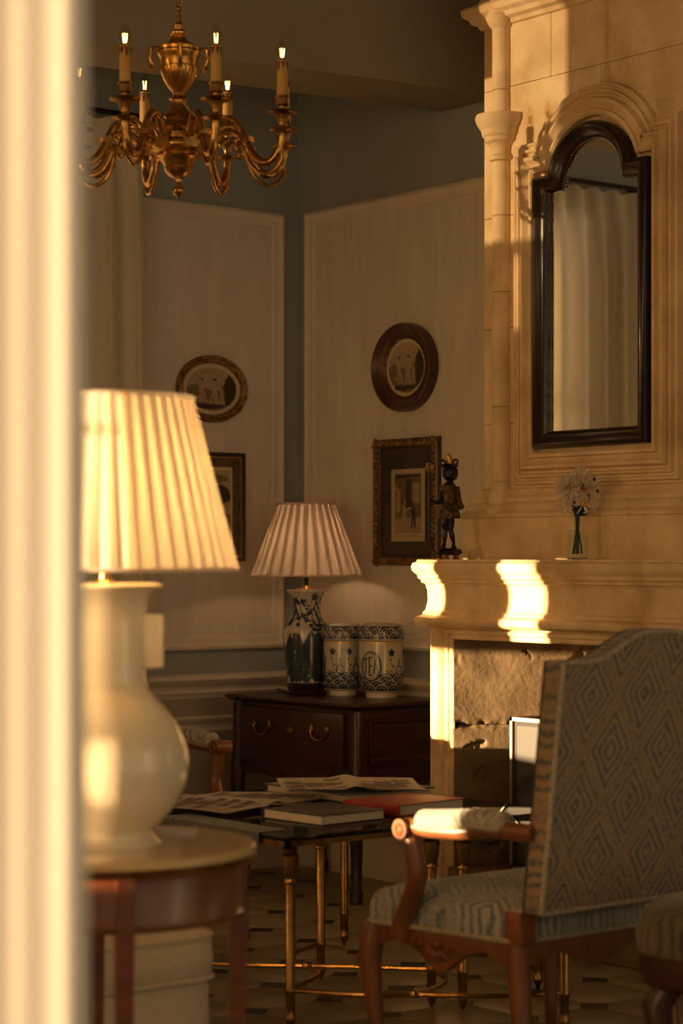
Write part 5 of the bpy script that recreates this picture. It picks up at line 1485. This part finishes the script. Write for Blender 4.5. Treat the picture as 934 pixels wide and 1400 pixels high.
for t in (radians(6), radians(-76), radians(100), radians(188)):
    x, y = (TR - 0.038) * cos(t), (TR - 0.038) * sin(t)
    MB().tube([(x, y, SZT - 0.03), (x, y, SZT - 0.16), (x * 0.99, y * 0.99, 0.3), (x * 0.98, y * 0.98, 0.0)], [0.026, 0.026, 0.022, 0.016], 4, up=(cos(t + pi / 4), sin(t + pi / 4), 0)).build('leg', M['cherry'], stb)
nl = thing('table_lamp', 'large cream crackle glazed vase lamp with ivory pleated shade in foreground', 'lamp', (lp0.x, lp0.y, SZT), -HEAD)
def nz_(y): return EYE - (y - HOR) / ns - SZT
def nr(x): return (x - 143) / ns
VP = [(0.0, 0.0)] + [(nr(x), max(0.0, nz_(y))) for x, y in ((216, 1170), (221, 1160), (219, 1150), (212, 1142), (206, 1136), (219, 1125), (233, 1110), (246, 1090), (255, 1070), (258.5, 1045), (255, 1020), (247, 1000), (239, 985), (228, 970), (214, 955), (203, 942), (199, 930), (198, 900), (197, 850), (199, 832), (205, 818), (214, 808), (221, 803), (222, 800), (214, 797))] + [(0.0, nz_(799))]
MB().lathe(VP, 64).build('vase', M['cream'], nl, ang=60)
for s in (-1, 1):
    hb = MB()
    hb.prism([(nr(194), nz_(914)), (nr(223), nz_(912)), (nr(223), nz_(840)), (nr(194), nz_(839))], lambda u, z, w: (s * u, w, z), -0.022, 0.022)
    hb.build('handle', M['cream'], nl, bevel=0.004)
MB().tube([(0, 0, nz_(801)), (0, 0, nz_(560))], 0.010, 12).build('stem', M['brass'], nl)
MB().lathe([(0.0, nz_(799)), (0.03, nz_(799)), (0.026, nz_(796)), (0.012, nz_(792)), (0.0, nz_(792))], 20).build('cap', M['brass'], nl)
pleated(nr(325), nr(264), nz_(778), nz_(545), 44, M['shade'], nl, 8, 0.022)
ld = bpy.data.lights.new('near_lamp_bulb', 'POINT'); ld.energy = 10.0; ld.color = (1.0, 0.50, 0.15); ld.shadow_soft_size = 0.04
lo = bpy.data.objects.new('near_lamp_bulb', ld); COL.objects.link(lo); lo.parent = nl; lo.location = (0, 0, nz_(680))
q = on_z(240, 1139, SZT)
npd = thing('notepad', 'small white notepad on the round side table beside the lamp', 'notepad', (q.x, q.y, SZT), -HEAD + 0.06)
MB().box(-0.045, 0.045, -0.035, 0.035, 0.0, 0.002).build('backing', M['page'], npd)
MB().box(-0.045, 0.045, -0.035, 0.035, 0.002, 0.008).build('pages', M['paper_white'], npd, bevel=0.001)

# ================================================================== CREAM UPHOLSTERED SEAT BEHIND THE SIDE TABLE
sf2 = thing('ottoman', 'cream linen box cushion ottoman behind the round side table', 'ottoman', (2.757, 4.70, 0))
bo = trap(0.32, 0.32, -0.30, 0.30, 0.10)
loft(MB(), bo, [(0.97, 0.05), (0.985, 0.1), (0.985, 0.30), (0.97, 0.315)], (0, 0)).build('base', M['sofa'], sf2)
loft(MB(), bo, [(0.96, 0.316), (1.0, 0.325), (1.012, 0.37), (1.0, 0.420), (0.985, 0.432), (0.90, 0.452), (0.7, 0.466), (0.3, 0.472)], (0, 0)).build('cushion', M['sofa'], sf2, ang=80)
for z, s in ((0.326, 1.008), (0.428, 0.998)):
    MB().tube([(q.x * s, q.y * s, z) for q in bo + bo[:1]], 0.006, 6, cap=False).build('piping', M['sofa'], sf2)
for sx in (-1, 1):
    for sy in (-1, 1): MB().lathe([(0.015, 0), (0.022, 0.05), (0.0, 0.055)], 12, c=(sx * 0.26, sy * 0.24, 0)).build('foot', M['mahogany'], sf2)
